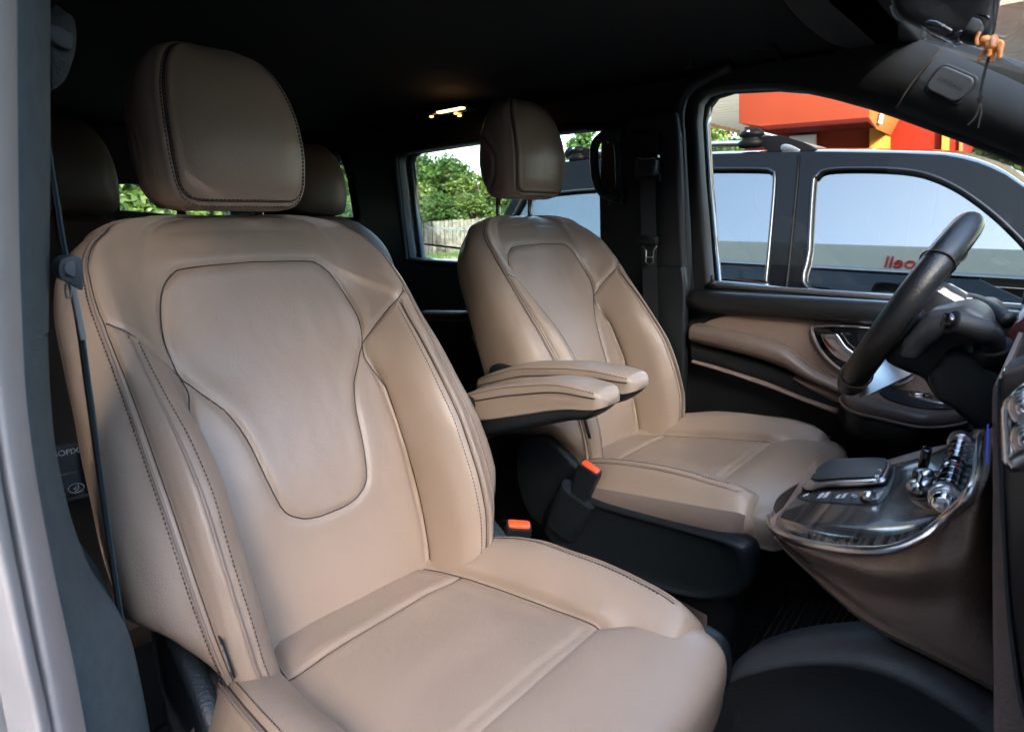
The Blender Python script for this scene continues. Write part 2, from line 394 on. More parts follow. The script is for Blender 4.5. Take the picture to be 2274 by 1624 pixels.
def make_seat(y0, dx, raise_hr, arm_side, label, arm_z=0):
    o = Vector((-.69+dx, y0, .41))
    root = empty('front_seat', (o.x+.1, y0, .05), label, 'car seat', 'front seats')
    # ---- backrest
    A, ts = back_grid(o); Nn = grid_normals(A)
    ctr = A.mean(axis=1, keepdims=True)
    if ((A-ctr)*Nn).sum() < 0: Nn = -Nn
    nt_, nu = A.shape[:2]
    def rowat(t): return float(np.interp(t, ts, range(nt_)))
    def surf(u, t, lift=0):       # u: fractional keypoint index (0..NK-1), negative = other side
        i = rowat(t); a = abs(u); k = min(int(a), NK-2); j = CUM[k]+(a-k)*NSUB[k]
        if u < 0: j = nu-j
        i0 = min(int(i), nt_-2); fi = i-i0; j0 = int(math.floor(j)); fj = j-j0
        g = lambda B: (B[i0, j0 % nu]*(1-fi)*(1-fj)+B[i0+1, j0 % nu]*fi*(1-fj)+B[i0, (j0+1) % nu]*(1-fi)*fj+B[i0+1, (j0+1) % nu]*fi*fj)
        return Vector(g(A2)+g(Nn)*lift)
    def u_of_s(s, t):             # keypoint index whose lateral position is |s|
        K = back_section(t); a = abs(s)
        for k in range(10):
            if K[k+1][0] >= a: return math.copysign(k+(a-K[k][0])/(K[k+1][0]-K[k][0]), s)
        return math.copysign(9, s)
    A2 = A
    half = [(0, .158), (.025, .159), (.048, .166), (.068, .185), (.078, .23), (.088, .30), (.103, .345), (.126, .383), (.143, .41)]
    upper = [(.143, .41), (.150, .46), (.142, .51), (.130, .545), (.112, .565), (.09, .571), (0, .574)]
    def onS(ptsst): 
        q = smooth_pts([Vector((a, b_, 0)) for a, b_ in ptsst], 8); return [(u_of_s(p[0], p[1]), p[1]) for p in q]
    cur = []   # (u,t) polylines
    for sg in (1, -1):
        cur.append([(sg*u, t) for u, t in onS(half+upper[1:])])
        cur.append([(sg*4.0, t) for t in np.linspace(.33, -.05, 40)])
        cur.append([(sg*7.0, t) for t in np.linspace(.462, .0, 60)])
        # hook from centre seam to bolster seam
        cur.append([(sg*u, t) for u, t in onS([(.143, .41), (.140, .385), (.145, .36), (.150, .33)])])
        # junction seam from centre seam crossing out to the outer seam
        cur.append([(sg*u, t) for u, t in onS([(.143, .41), (.165, .435), (.185, .455), (.205, .470), (.2245, .482)])])
    outer = [[(sg*9.0, t) for t in np.linspace(.655, .0, 90)] for sg in (1, -1)]
    C3 = [[surf(u, t) for u, t in c] for c in cur]; O3 = [[surf(u, t) for u, t in c] for c in outer]
    A2 = carve(A, Nn, [dense(c) for c in C3], .0050, .0040, .0008, .016)
    A2 = carve(A2, Nn, [dense(c) for c in O3], .0032, .0028, .0005, .008)
    # soft creases in the leather
    for i in range(nt_):
        for j in range(nu):
            p = Vector(A2[i, j]-np.array(o)); n1 = noise.noise(p*9+Vector((y0, 0, 0)))*.0022+noise.noise(Vector((p.x*16, p.y*30, p.z*12)))*.0010
            A2[i, j] += Nn[i, j]*n1
    V = A2.reshape(-1, 3); fs = [(i*nu+j, i*nu+(j+1) % nu, (i+1)*nu+(j+1) % nu, (i+1)*nu+j) for i in range(nt_-1) for j in range(nu)]
    fs.append(tuple(range(nu-1, -1, -1))); fs.append(tuple((nt_-1)*nu+k for k in range(nu)))
    back = mesh('backrest', V, fs, LEATHER, root)
    sm_parts = [tube_data([surf(u, t, .0006) for u, t in c], .0010, 6) for c in cur]+[tube_data([surf(u, t, .0004) for u, t in c], .0008, 6) for c in outer]
    multi('seam', sm_parts, SEAM, back)
    pip = [tube_data([surf(sg*(9.0+dd), t, .0010) for t in np.linspace(.65, .0, 80)], .0019, 8) for sg in (1, -1) for dd in (.16,)]
    pip += [tube_data([surf(sg*7.17, t, .0010) for t in np.linspace(.455, .0, 60)], .0021, 8) for sg in (1, -1)]
    for vs_, fs_ in pip: mesh('piping', vs_, fs_, PIPING, back)
    st = []
    for sg in (1, -1):
        for c in ([surf(sg*9.26, t, .0009) for t in np.linspace(.64, .005, 90)], [surf(sg*6.72, t, .0009) for t in np.linspace(.45, .0, 60)]):
            st.append(c)
    for c in st: stitches('stitching', c, THREAD, back, .0058, .0038, .0008)
    # ---- headrest
    hz = raise_hr
    ho = Vector((o.x-.245-.010, y0, 1.008+hz))
    hr_root = make_headrest(root, ho)
    for sy in (-.062, .062):
        tube('headrest_post', [ho+Vector((-.085, sy, .05)), ho+Vector((-.083, sy, -.03)), ho+Vector((-.075, sy, -.06-hz))], .0068, CHROME, root, 14)
        tube('post_collar', [ho+Vector((-.078, sy, -.006-hz-.010)), ho+Vector((-.077, sy, -.001-hz-.006))], .013, BLK, root, 16)
    # ---- cushion
    zc0 = lambda x: .425+.205*(x+.69)
    hB = sinterp([(-.80, -.02), (-.72, .0), (-.66, .022), (-.58, .043), (-.5, .050), (-.4, .044), (-.33, .034), (-.28, .022), (-.255, .010), (-.242, -.012), (-.235, -.04)])
    ow = sinterp([(-.80, .20), (-.7, .235), (-.6, .258), (-.5, .265), (-.4, .265), (-.32, .263), (-.27, .257), (-.25, .250), (-.235, .235)])
    def cs(x):
        z = zc0(x); h = hB(x); w = ow(x); zb = z-.085
        fr = max(0, (x+.350)/.07); dz = -.03*min(1, fr)
        sh = w/.265
        return [(0, z+.004+dz), (.08*sh, z+.003+dz), (.142*sh, z-.002+dz), (.158*sh, z+.002+h*.3+dz*.9), (.18*sh, z+h*.8+dz*.6*min(1, fr*.4)), (.205*sh, z+h+dz*.15*min(1, fr*.3)), (.228*sh, z+h*.88-.002), (.246*sh, z+h*.5-.012), (w-.003, z+h*.2-.03), (w-.006, z-.055), (w-.02, zb), (w*.6, zb-.01), (0, zb-.01)]
    NS2 = [12, 12, 6, 8, 8, 8, 7, 6, 5, 4, 3, 3]; cum2 = [0]
    for q in NS2: cum2.append(cum2[-1]+q)
    xs = list(np.linspace(-.80, -.30, 150))+list(np.linspace(-.30, -.235, 30))[1:]
    Gc = []
    for x in xs:
        h = densify(cs(x), NS2); row = [(p[0], p[1]) for p in h]+[(-p[0], p[1]) for p in reversed(h[1:-1])]
        Gc.append([(x+dx, y0+a, b_) for a, b_ in row])
    Ac = np.array(Gc); Nc = grid_normals(Ac); c0 = Ac.mean(axis=1, keepdims=True)
    if ((Ac-c0)*Nc).sum() < 0: Nc = -Nc
    nx, nv = Ac.shape[:2]
    def sc(u, x, lift=0, B=None):
        B = Ac2 if B is None else B
        i = float(np.interp(x, xs, range(nx))); a = abs(u); k = min(int(a), 11); j = cum2[k]+(a-k)*NS2[k]
        if u < 0: j = nv-j
        i0 = min(int(i), nx-2); fi = i-i0; j0 = int(math.floor(j)); fj = j-j0
        g = lambda B: B[i0, j0 % nv]*(1-fi)*(1-fj)+B[i0+1, j0 % nv]*fi*(1-fj)+B[i0, (j0+1) % nv]*(1-fi)*fj+B[i0+1, (j0+1) % nv]*fi*fj
        return Vector(g(B)+g(Nc)*lift)
    Ac2 = Ac
    cc = [[(sg*2.15, x) for x in np.linspace(-.72, -.34, 50)] for sg in (1, -1)]
    cc.append([(u, -.608) for u in np.linspace(-2.15, 2.15, 40)])
    oc = [[(sg*5.6, x) for x in np.linspace(-.72, -.275, 60)] for sg in (1, -1)]
    gap = [[(u, -.352) for u in np.linspace(-1.9, 1.9, 50)]]
    Ac2 = carve(Ac, Nc, [dense([sc(u, x) for u, x in c]) for c in cc], .0055, .0045, .0012, .018)
    Ac2 = carve(Ac2, Nc, [dense([sc(u, x, B=Ac) for u, x in c]) for c in oc], .0030, .0030, .0012, .009)
    Ac2 = carve(Ac2, Nc, [dense([sc(u, x, B=Ac) for u, x in c]) for c in gap], .003, .006)
    for i in range(nx):
        for j in range(nv):
            p = Vector(Ac2[i, j]); n1 = noise.noise(Vector((p.x-dx, p.y-y0*.7, p.z))*8+Vector((5+y0, 1, 2)))*.003+noise.noise(Vector((p.x*22, p.y*12, p.z*9)))*.0012
            Ac2[i, j] += Nc[i, j]*n1
    fs = [(i*nv+j, i*nv+(j+1) % nv, (i+1)*nv+(j+1) % nv, (i+1)*nv+j) for i in range(nx-1) for j in range(nv)]
    fs.append(tuple(range(nv-1, -1, -1))); fs.append(tuple((nx-1)*nv+k for k in range(nv)))
    cu = mesh('cushion', Ac2.reshape(-1, 3), fs, LEATHER, root)
    multi('seam', [tube_data([sc(u, x, .0006) for u, x in c], .0010, 6) for c in cc+oc], SEAM, cu)
    for sg in (1, -1):
        stitches('stitching', [sc(sg*5.25, x, .0008) for x in np.linspace(-.71, -.29, 70)], THREAD, cu, .0058, .0038, .0008)
        tube('piping', [sc(sg*5.8, x, .0008) for x in np.linspace(-.71, -.275, 60)], .0020, PIPING, cu, 8)
    # ---- thigh support (flared front extension)
    out = [(-.346, .150), (-.335, .160), (-.305, .195), (-.27, .222), (-.235, .232), (-.205, .218), (-.192, .18), (-.186, .12), (-.184, 0)]
    ring = smooth_pts([Vector((a, b_, 0)) for a, b_ in out], 6)
    ring = ring+[Vector((p[0], -p[1], 0)) for p in reversed(ring[:-1])]
    cen = Vector((-.265, 0, 0)); rows = []
    prof = [(0, .0), (.25, .0), (.5, -.0003), (.7, -.001), (.82, -.0025), (.90, -.006), (.955, -.012), (.985, -.021), (1.0, -.035), (.998, -.048), (.985, -.064), (.95, -.074), (.5, -.077)]
    for f, dz in smooth_pts([Vector((a, b_, 0)) for a, b_ in prof], 3) and [(q[0], q[1]) for q in smooth_pts([Vector((a, b_, 0)) for a, b_ in prof], 3)]:
        row = []
        for p in ring:
            q = cen+(p-cen)*f; zz = zc0(min(q.x, -.30))+.006+.06*(max(0, q.x+.30))-max(0, q.x+.25)**2*3.2
            row.append((q.x+dx, y0+q.y, zz+dz+.004*(1-f)))
        rows.append(row)
    th = grid_mesh('thigh_support', rows[1:], LEATHER, root, closed_u=True, cap=True)
    # ---- armrest
    ya0, ya1 = (y0+.300, y0+.375) if arm_side > 0 else (y0-.375, y0-.300)
    yc = (ya0+ya1)/2; hw = .0365
    xr, xf = -.80+dx, (-.462 if arm_side > 0 else -.472)
    ctop = sinterp([(xr, .660), (xr+.06, .688), (xr+.16, .722), (xf-.06, .744), (xf-.015, .742), (xf, .738)])
    cbot = sinterp([(xr, .615), (xr+.06, .628), (xr+.16, .662), (xf-.06, .703), (xf-.015, .712), (xf, .718)])
    wid = sinterp([(xr, .6), (xr+.03, .9), (xr+.1, 1), (xf-.05, 1), (xf-.015, .9), (xf-.004, .70), (xf, .45)])
    G = []; X = list(np.linspace(xr, xf-.06, 40))+list(np.linspace(xf-.06, xf, 16))[1:]
    for x in X:
        zt, zb = ctop(x), cbot(x); w = hw*wid(x)
        if x > xf-.02:
            e = (x-xf+.02)/.02; zt -= .010*e**2.5
        sec = [(-1, .15), (-1.0, .55), (-.96, .80), (-.86, .94), (-.6, 1.0), (0, 1.03), (.6, 1.0), (.86, .94), (.96, .80), (1.0, .55), (1, .15), (.93, 0), (0, -.02), (-.93, 0)]
        sec = smooth_pts([Vector((a, b_, 0)) for a, b_ in sec], 3, True)
        G.append([(x, yc+p[0]*w, zb+p[1]*(zt-zb)) for p in sec])
    arm = grid_mesh('armrest', G, LEATHER, root, closed_u=True, cap=True)
    for sy in (-1, 1):
        ln = [Vector((x, yc+sy*hw*wid(x)*1.005, cbot(x)+.66*(ctop(x)-cbot(x)))) for x in X[2:-3]]
        ls = [Vector((x, yc+sy*hw*wid(x)*.93, cbot(x)+.90*(ctop(x)-cbot(x)))) for x in X[2:-3]]
        tube('seam', ln, .0012, SEAM, arm, 6); stitches('stitching', ls, THREAD, arm, .0058, .0038, .0008)
    G = []
    for x in X[:-3]:
        zb = cbot(x)+.003; dp = interp(x, [(xr, .05), (xr+.1, .04), (xf-.08, .028), (xf-.03, .022), (xf-.008, .006)]); w = hw*wid(x)*.95
        sec = [(-1, 0), (-.95, -.6), (-.7, -.93), (0, -1), (.7, -.93), (.95, -.6), (1, 0), (0, .1)]
        G.append([(x, yc+a*w, zb+b_*dp) for a, b_ in sec])
    grid_mesh('armrest_base', G, BLK, arm, closed_u=True, cap=True)
    box('armrest_pivot', (xr+.02, y0+arm_side*.285, .645), (.09, .05, .07), BLK, root, .02)
    # ---- base, side shields, recliner covers
    for sg in (-1, 1):
        y_a, y_b = y0+sg*.283, y0+sg*.243
        shield = [(-.610, .428), (-.50, .440), (-.40, .452), (-.30, .465), (-.245, .470), (-.222, .462), (-.214, .43), (-.216, .40), (-.232, .368), (-.27, .338), (-.33, .316), (-.42, .300), (-.52, .288), (-.60, .282), (-.66, .29), (-.68, .33), (-.66, .38)]
        cx_, cz_ = -.43, .365
        pr = [(1.0, .0), (1.0, .55), (.985, .80), (.955, .95), (.92, 1.0), (.885, 1.0), (.84, .88), (.80, .84), (.5, .82), (.02, .82)]
        base_ = sm2(shield, 5); G = []
        for f, e in pr:
            row = []
            for a_, b_ in base_:
                low = min(1, max(0, (.385-b_)/.05)) if f < .9 else 0
                row.append((cx_+(a_-cx_)*f+dx, y_b+(y_a-y_b)*(e+(1-e)*.0), cz_+(b_-cz_)*f))
            G.append(row)
        grid_mesh('side_shield', G, BLK, root, True, True)
        cov = [(-.79, .43), (-.775, .49), (-.74, .520), (-.69, .518), (-.63, .49), (-.585, .455), (-.575, .40), (-.60, .34), (-.66, .30), (-.73, .30), (-.775, .35)]
        cv = prism('recliner_cover', [(a+dx, b_) for a, b_ in sm2(cov, 4)], y0+sg*.222, y0+sg*.248, BLK, root, .010, 4)
        G = []
        for x in np.linspace(-.62, -.246, 30):
            z = zc0(x); w = ow(min(x, -.26))
            h_ = hB(x); tp_ = min(1, max(0, (-.246-x)/.03)); G.append([(x+dx, y0+sg*(w-.006), z+h_*.2-.010), (x+dx, y0+sg*(w+.007*tp_-.004*(1-tp_)), z+h_*.2-.020), (x+dx, y0+sg*(w+.006*tp_-.006*(1-tp_)), z-.045), (x+dx, y0+sg*(w+.001), z-.056), (x+dx, y0+sg*(w-.03), z-.060)])
        grid_mesh('side_cloth', G, FABRIC_SIDE, root)
    if arm_side > 0:
        prism('recliner_trim', sm2(XZ([(335, 1345), (372, 1395), (436, 1462), (470, 1540), (505, 1630), (545, 1740), (420, 1740), (378, 1640), (350, 1500)], y0-.222), 3), y0-.222, y0-.205, BLK, root, .005, 4)
        prism('recliner_hinge_cover', sm2(XZ([(452, 1498), (484, 1504), (508, 1522), (524, 1562), (522, 1612), (548, 1670), (590, 1750), (545, 1750), (506, 1655), (476, 1575)], y0-.212), 3), y0-.212, y0-.203, mat('hinge cover grey', (.085, .088, .09), .5, bump=.6, bscale=300), root, .0025, 3)
        box('recliner_hinge', at(1052, 1206, Y=y0+.235), (.05, .02, .05), GREYPL, root, .010)
    box('seat_base', (o.x+.21, y0, .20), (.42, .40, .22), BLK, root, .03)
    # fabric tag on the lower bolster
    p0 = surf(-8.8, .035 if arm_side > 0 else .075, .001); p1 = surf(-8.8, .085 if arm_side > 0 else .130, .001)
    e1 = (p1-p0).normalized(); e2 = (Vector((1, -.05, .25)) if arm_side > 0 else Vector((1, -.55, .1))).normalized(); e2 = (e2-e1*e2.dot(e1)).normalized()
    L = (p1-p0).length; nrm = e1.cross(e2)
    vs = [p0, p1, p1+e2*.013, p0+e2*.013]; vs = vs+[v+nrm*.0016 for v in vs]
    tgo = mesh('airbag_tag', vs, [(0, 1, 2, 3), (7, 6, 5, 4), (0, 4, 5, 1), (1, 5, 6, 2), (2, 6, 7, 3), (3, 7, 4, 0)], BLK, back, smooth=False)
    cpt = (p0+p1)/2+e2*.0075
    vdir = (Vector(CAM)-cpt)
    zz = nrm if nrm.dot(vdir) > 0 else -nrm
    base = cpt+zz*(.0022 if zz is nrm else .0006)
    ya = zz.cross(e1); text('tag_text', 'AIRBAG', .0095, Matrix(((e1[0], ya[0], zz[0], base[0]), (e1[1], ya[1], zz[1], base[1]), (e1[2], ya[2], zz[2], base[2]), (0, 0, 0, 1))), GREYPR, tgo, .0002)
    return root, surf

def make_headrest(root, ho, mt=None, simple=False, parent_none=False):
    """ho = middle of the lower front edge"""
    mt = mt or LEATHER
    H = .246; NZ = 46; NU = 72
    # width and depth by height
    wf = sinterp([(0, .080), (.006, .103), (.018, .115), (.045, .124), (.09, .128), (.13, .126), (.165, .120), (.195, .109), (.218, .094), (.234, .074), (.243, .045), (.246, .012)])
    fx = sinterp([(0, -.022), (.006, -.004), (.018, .008), (.05, .018), (.09, .020), (.13, .014), (.165, .002), (.195, -.012), (.218, -.026), (.234, -.042), (.243, -.058), (.246, -.074)])
    bx = sinterp([(0, -.080), (.006, -.092), (.018, -.102), (.05, -.120), (.09, -.128), (.13, -.126), (.165, -.120), (.195, -.112), (.218, -.104), (.234, -.096), (.243, -.088), (.246, -.078)])
    zs = [H*(.5-.5*math.cos(math.pi*i/(NZ-1))) for i in range(NZ)]
    G = []
    for z in zs:
        w, f, bk = wf(z)*.97, fx(z), bx(z); row = []; mid = (f+bk)/2; dp = (f-bk)/2
        for k in range(NU):
            a = 2*math.pi*k/NU; c, s_ = math.cos(a), math.sin(a)
            e = .42 if c > 0 else .8
            X = mid+dp*math.copysign(abs(c)**(.62 if c > 0 else .75), c); Y = w*math.copysign(abs(s_)**.62, s_)
            # front face is gently dished
            if c > 0: X -= .006*(1-(Y/max(w, 1e-6))**2)*min(1, (f-bk)/.1)*-.6
            row.append((ho.x+X, ho.y+Y, ho.z+z))
        G.append(row)
    A = np.array(G); N = grid_normals(A); c0 = A.mean(axis=1, keepdims=True)
    if ((A-c0)*N).sum() < 0: N = -N
    def sp(k, z, lift=0, B=None):
        B = A2 if B is None else B; i = float(np.interp(z, zs, range(NZ))); i0 = min(int(i), NZ-2); fi = i-i0; k0 = int(math.floor(k)); fk = k-k0
        g = lambda B: B[i0, k0 % NU]*(1-fi)*(1-fk)+B[i0+1, k0 % NU]*fi*(1-fk)+B[i0, (k0+1) % NU]*(1-fi)*fk+B[i0+1, (k0+1) % NU]*fi*fk
        return Vector(g(B)+g(N)*lift)
    A2 = A
    if simple: return mesh('headrest', A.reshape(-1, 3), [(i*NU+j, i*NU+(j+1) % NU, (i+1)*NU+(j+1) % NU, (i+1)*NU+j) for i in range(NZ-1) for j in range(NU)], mt, root)
    # finer grid through resampling
    zs2 = [H*(.5-.5*math.cos(math.pi*i/219)) for i in range(220)]; NU2 = 288
    fine = np.array([[list(sp(k*NU/NU2, z, 0, A)) for k in range(NU2)] for z in zs2])
    # smooth it a little
    for _ in range(3): fine[1:-1] = (fine[1:-1]*2+fine[2:]+fine[:-2])/4; fine = (fine*2+np.roll(fine, 1, 1)+np.roll(fine, -1, 1))/4
    zs, NZ, NU = zs2, 220, NU2; A = fine; N = grid_normals(A); c0 = A.mean(axis=1, keepdims=True)
    if ((A-c0)*N).sum() < 0: N = -N
    A2 = A
    q = NU/4
    cs_ = []
    for sg in (1, -1):
        kf = .60 if sg > 0 else .43
        side = [(sg*q*kf, z) for z in np.linspace(.243, .045, 60)]
        bend = [(sg*q*k, z) for k, z in ((kf, .045), (kf-.005, .034), (kf-.025, .024), (kf-.07, .017), (kf-.15, .013))]
        cs_.append(side+bend[1:]+[(sg*q*k, .0125) for k in np.linspace(kf-.17, 0, 12)])
    oval = []
    for sg in (1, -1):
        oval.append([(sg*q*(1.02+.23*math.sin(a)*(1 if abs(a) < 9 else 1)+.12), .095+.085*math.cos(a)*-1) for a in np.linspace(-math.pi*.15, -math.pi*1.02, 40)])
        oval[-1] = [(sg*q*(1.28-.36*math.sin(b_)), .012+.135*(1-math.cos(b_))/1.0*.5+.0) for b_ in np.linspace(.0, math.pi, 40)]
    C3 = [[sp(k, z, 0, A) for k, z in c] for c in cs_]; V3 = [[sp(k, z, 0, A) for k, z in c] for c in oval]
    A2 = carve(A, N, [dense(c) for c in C3], .0030, .0028, .0012, .008); A2 = carve(A2, N, [dense(c) for c in V3], .0036, .0035, .002, .010)
    hr = mesh('headrest', A2.reshape(-1, 3), [(i*NU+j, i*NU+(j+1) % NU, (i+1)*NU+(j+1) % NU, (i+1)*NU+j) for i in range(NZ-1) for j in range(NU)]+[tuple(range(NU)), tuple((NZ-1)*NU+k for k in range(NU))], mt, root)
    multi('seam', [tube_data([sp(k, z, .0004) for k, z in c], .0007, 6) for c in cs_+oval], SEAM, hr)
    for c in cs_:
        for off in (.034, -.034):
            ln = []
            for k, z in c:
                if z > .03: ln.append(sp(k*(1+off*1.6), z, .0008))
                else: ln.append(sp(k*(1+off*1.4), z-off*.13, .0008))
            stitches('stitching', ln, THREAD, hr, .0060, .0040, .0009)
    return hr

near_seat, surfN = make_seat(.37, 0, 0.0, 1, 'large taupe leather front seat nearest the open door, headrest pushed fully down')
far_seat, surfF = make_seat(1.15, -.065, .036, -1, 'taupe leather driver seat beside the far door, headrest raised on two chrome posts')
# ------------------------------------------------------------------ ground outside
def flat(name, x0, x1, y0, y1, z, m, kind='structure'):
    o = mesh(name, [(x0, y0, z), (x1, y0, z), (x1, y1, z), (x0, y1, z)], [(0, 1, 2, 3)], m, None, False); tag(o, kind=kind); return o
ASPH = mat('grey asphalt', (.045, .043, .040), .9, bump=.5, bscale=60, var=.25, vscale=1.2)
GRAVEL = mat('pale gravel', (.34, .30, .25), .95, bump=1, bscale=30, var=.3, vscale=3)
GRASSG = mat('grass ground', (.06, .10, .03), .95, var=.4, vscale=2)
flat('ground', -300, 300, -300, 300, -.462, GRASSG)
flat('pavement', -13.5, 40, -40, 20, -.458, ASPH)
flat('path', -22, -13.5, -40, 30, -.454, GRAVEL)
flat('bounce_ground', -9, 18, 4.7, 22, -.452, mat('pale forecourt concrete', (.42, .39, .35), .9, bump=.4, bscale=40, var=.12, vscale=1.5))  # added pale ground that bounces light up onto the canopy soffit
rng = random.Random(3)
V = []; F = []
for k in range(9000):
    x = -rng.uniform(15.6, 19.5); y = rng.uniform(7, 19); 
    if x > -16.2 and rng.random() < .6: continue
    h = rng.uniform(.06, .2); a = rng.uniform(0, 6.28); w = .02; i = len(V)
    V += [(x-w*math.cos(a), y-w*math.sin(a), -.455), (x+w*math.cos(a), y+w*math.sin(a), -.455), (x+rng.uniform(-.06, .06), y+rng.uniform(-.06, .06), -.455+h)]; F.append((i, i+1, i+2))
gr = mesh('grass', V, F, mat('grass blades', (.07, .13, .03), .8, var=.3, vscale=3), None, False, False); tag(gr, 'short grass strip growing at the foot of the plank fence', 'grass', kind='stuff')

# ------------------------------------------------------------------ the van cabin
cab = empty('van_cabin', (-1.5, .76, -.05), 'dark cabin of the van around the taupe seats, roof lining, pillar trims and windows', 'van')
prism('floor_panel', [(-3.4, -.06), (.65, -.06), (.65, 1.6), (-3.4, 1.6)], -.06, -.0, CARPET, cab, 0, axis='Z')
# roof: outer skin and lining with a gentle crown
BODYB = mat('black van paint', (.008, .009, .012), .12, coat=1)
G = []
for x in np.linspace(-3.45, -.30, 24):
    G.append([(x, y, 1.345+.075*(1-((y-.76)/.86)**2)**.6+.0 if abs(y-.76) < .86 else 1.345) for y in np.linspace(.02, 1.62, 40)])
grid_mesh('roof_lining', G, CLOTH, cab)
G2 = [[(p[0], p[1]+(.02 if p[1] > .76 else -.02), p[2]+.05) for p in r] for r in G]
grid_mesh('roof_panel', G2, BODYB, cab)
# far side wall plate with three window openings
WY = 1.535
fw_px = [(1565, 634), (1556, 520), (1545, 400), (1537, 270), (1542, 228), (1560, 203), (1600, 190), (1700, 184), (1780, 190), (1850, 205), (1930, 227), (2000, 250), (2130, 297), (2273, 352)]
fw = XZ(fw_px, WY)+[(.40, .90), (.42, .815), (.1, .812), (-.25, .81), (-.5, .806)]
sw = XZ([(905, 577), (893, 480), (880, 358), (884, 342), (900, 334), (1000, 317), (1150, 295), (1300, 279), (1322, 281)], WY)+[(-1.02, 1.262), (-.96, 1.25), (-.93, 1.2), (-.91, .84), (-.94, .812), (-1.5, .812), (-2.02, .805)]
qw = XZ([(793, 484), (780, 400), (764, 345), (750, 332)], WY)+[(-2.72, 1.27), (-3.15, 1.24), (-3.22, 1.18), (-3.20, 1.03), (-3.12, .99), (-2.6, .985)]
outer = [(-3.42, -.02), (-.76, -.02), (-.74, .45), (-.76, .80), (-.62, .79), (.55, .79), (.62, .80), (.62, .88), (.45, 1.0), (-.05, 1.235), (-.30, 1.345), (-.6, 1.36), (-3.42, 1.36)]
plate('side_wall', outer, [fw, sw, qw], wallM(WY+.02), .05, .012, BLK_SOFT, cab)
plate('outer_skin', [(-3.42, -.35), (.62, -.35), (.62, .86), (-.05, 1.25), (-.30, 1.38), (-3.42, 1.38)], [[(a*1.0, b_) for a, b_ in fw], sw, qw], wallM(WY+.085), .03, .008, BODYB, cab)
def pane(name, loop, y, m, parent, th=.004): return plate(name, loop, [], wallM(y), th, .0005, m, parent)
def grow(loop, g):
    c = Vector((sum(p[0] for p in loop)/len(loop), sum(p[1] for p in loop)/len(loop))); out = []
    for p in loop:
        v = Vector(p)-c; out.append(tuple(c+v*(1+g/max(v.length, .01))))
    return out
pane('side_glass', grow(sw, .01), WY+.055, PANE_DK, cab); pane('quarter_glass', grow(qw, .01), WY+.055, PANE_DK, cab)
# rubber edge frames round the openings
def loop3(loop, y): return [Vector((a, y, b_)) for a, b_ in loop]
tube('window_seal', loop3(sw, WY-.008), .012, ROOFCLOTH, cab, 10, True)
tube('window_seal', loop3(qw, WY-.008), .012, ROOFCLOTH, cab, 10, True)
tube('door_seal', smooth_pts([Vector((-.80, WY-.03, .05)), Vector((-.772, WY-.035, .5)), Vector((-.752, WY-.035, .80)), Vector((-.80, WY-.03, 1.15)), Vector((-.815, WY-.03, 1.28)), Vector((-.78, WY-.03, 1.335)), Vector((-.68, WY-.03, 1.365))], 8), .016, BLK, cab, 10)
# B pillar trim on the far side
bp = [at(a, b_, Y=1.49) for a, b_ in ((1340, 300), (1420, 250), (1505, 245), (1512, 300), (1518, 420), (1522, 520), (1530, 640), (1522, 760), (1524, 900), (1500, 935), (1340, 935), (1338, 600), (1335, 430))]
pl = prism('pillar_trim', [(p.x, p.z) for p in bp], 1.470, 1.53, BLK_SOFT, cab, .014, 4)
p2 = [(p.x, p.z) for p in (at(a, b_, Y=1.465) for a, b_ in ((1408, 292), (1462, 290), (1470, 400), (1465, 410), (1455, 400), (1420, 402), (1410, 395)))]
prism('belt_slide_cover', p2, 1.455, 1.475, BLK, pl, .006)
low = [(p.x, p.z) for p in (at(a, b_, Y=1.46) for a, b_ in ((1455, 592), (1520, 588), (1526, 640), (1524, 760), (1524, 900), (1504, 950), (1440, 950), (1470, 820), (1462, 700)))]
prism('lower_pillar_cover', low, 1.445, 1.475, BLK, pl, .010, 4)
# grab handle on the pillar, beside the sliding window
hp = [at(a, b_, Y=1.44) for a, b_ in ((1366, 296), (1340, 300), (1321, 322), (1319, 360), (1324, 400), (1340, 430), (1374, 441))]
hd = tube('grab_handle', smooth_pts(hp, 8), .013, BLK, cab, 14)
tube('handle_insert', smooth_pts([at(a, b_, Y=1.455) for a, b_ in ((1366, 300), (1372, 340), (1374, 400), (1376, 440))], 6), .011, BLK, hd, 10)
box('handle_mount', at(1368, 300, Y=1.465), (.05, .04, .05), BLK, cab, .012); box('handle_mount', at(1372, 437, Y=1.465), (.05, .04, .05), BLK, cab, .012)
# roof grab handle over the driver door
rp = smooth_pts([at(a, b_, Y=1.46) for a, b_ in ((1530, 150), (1531, 128), (1548, 110), (1600, 100), (1680, 97), (1712, 106), (1728, 124), (1728, 140))], 8)
tube('roof_handle', rp, .011, BLK, cab, 12, ry=.009)
# sun visor
vz = [(p.x, p.y) for p in (at(a, b_, Z=1.352) for a, b_ in ((1735, -10), (1790, 55), (1850, 95), (1930, 112), (1998, 108), (2006, 60), (2008, -10), (2010, -120), (1700, -120)))]
prism('sun_visor', sm2(vz, 3), 1.345, 1.365, CLOTH, cab, .008, 3, axis='Z')
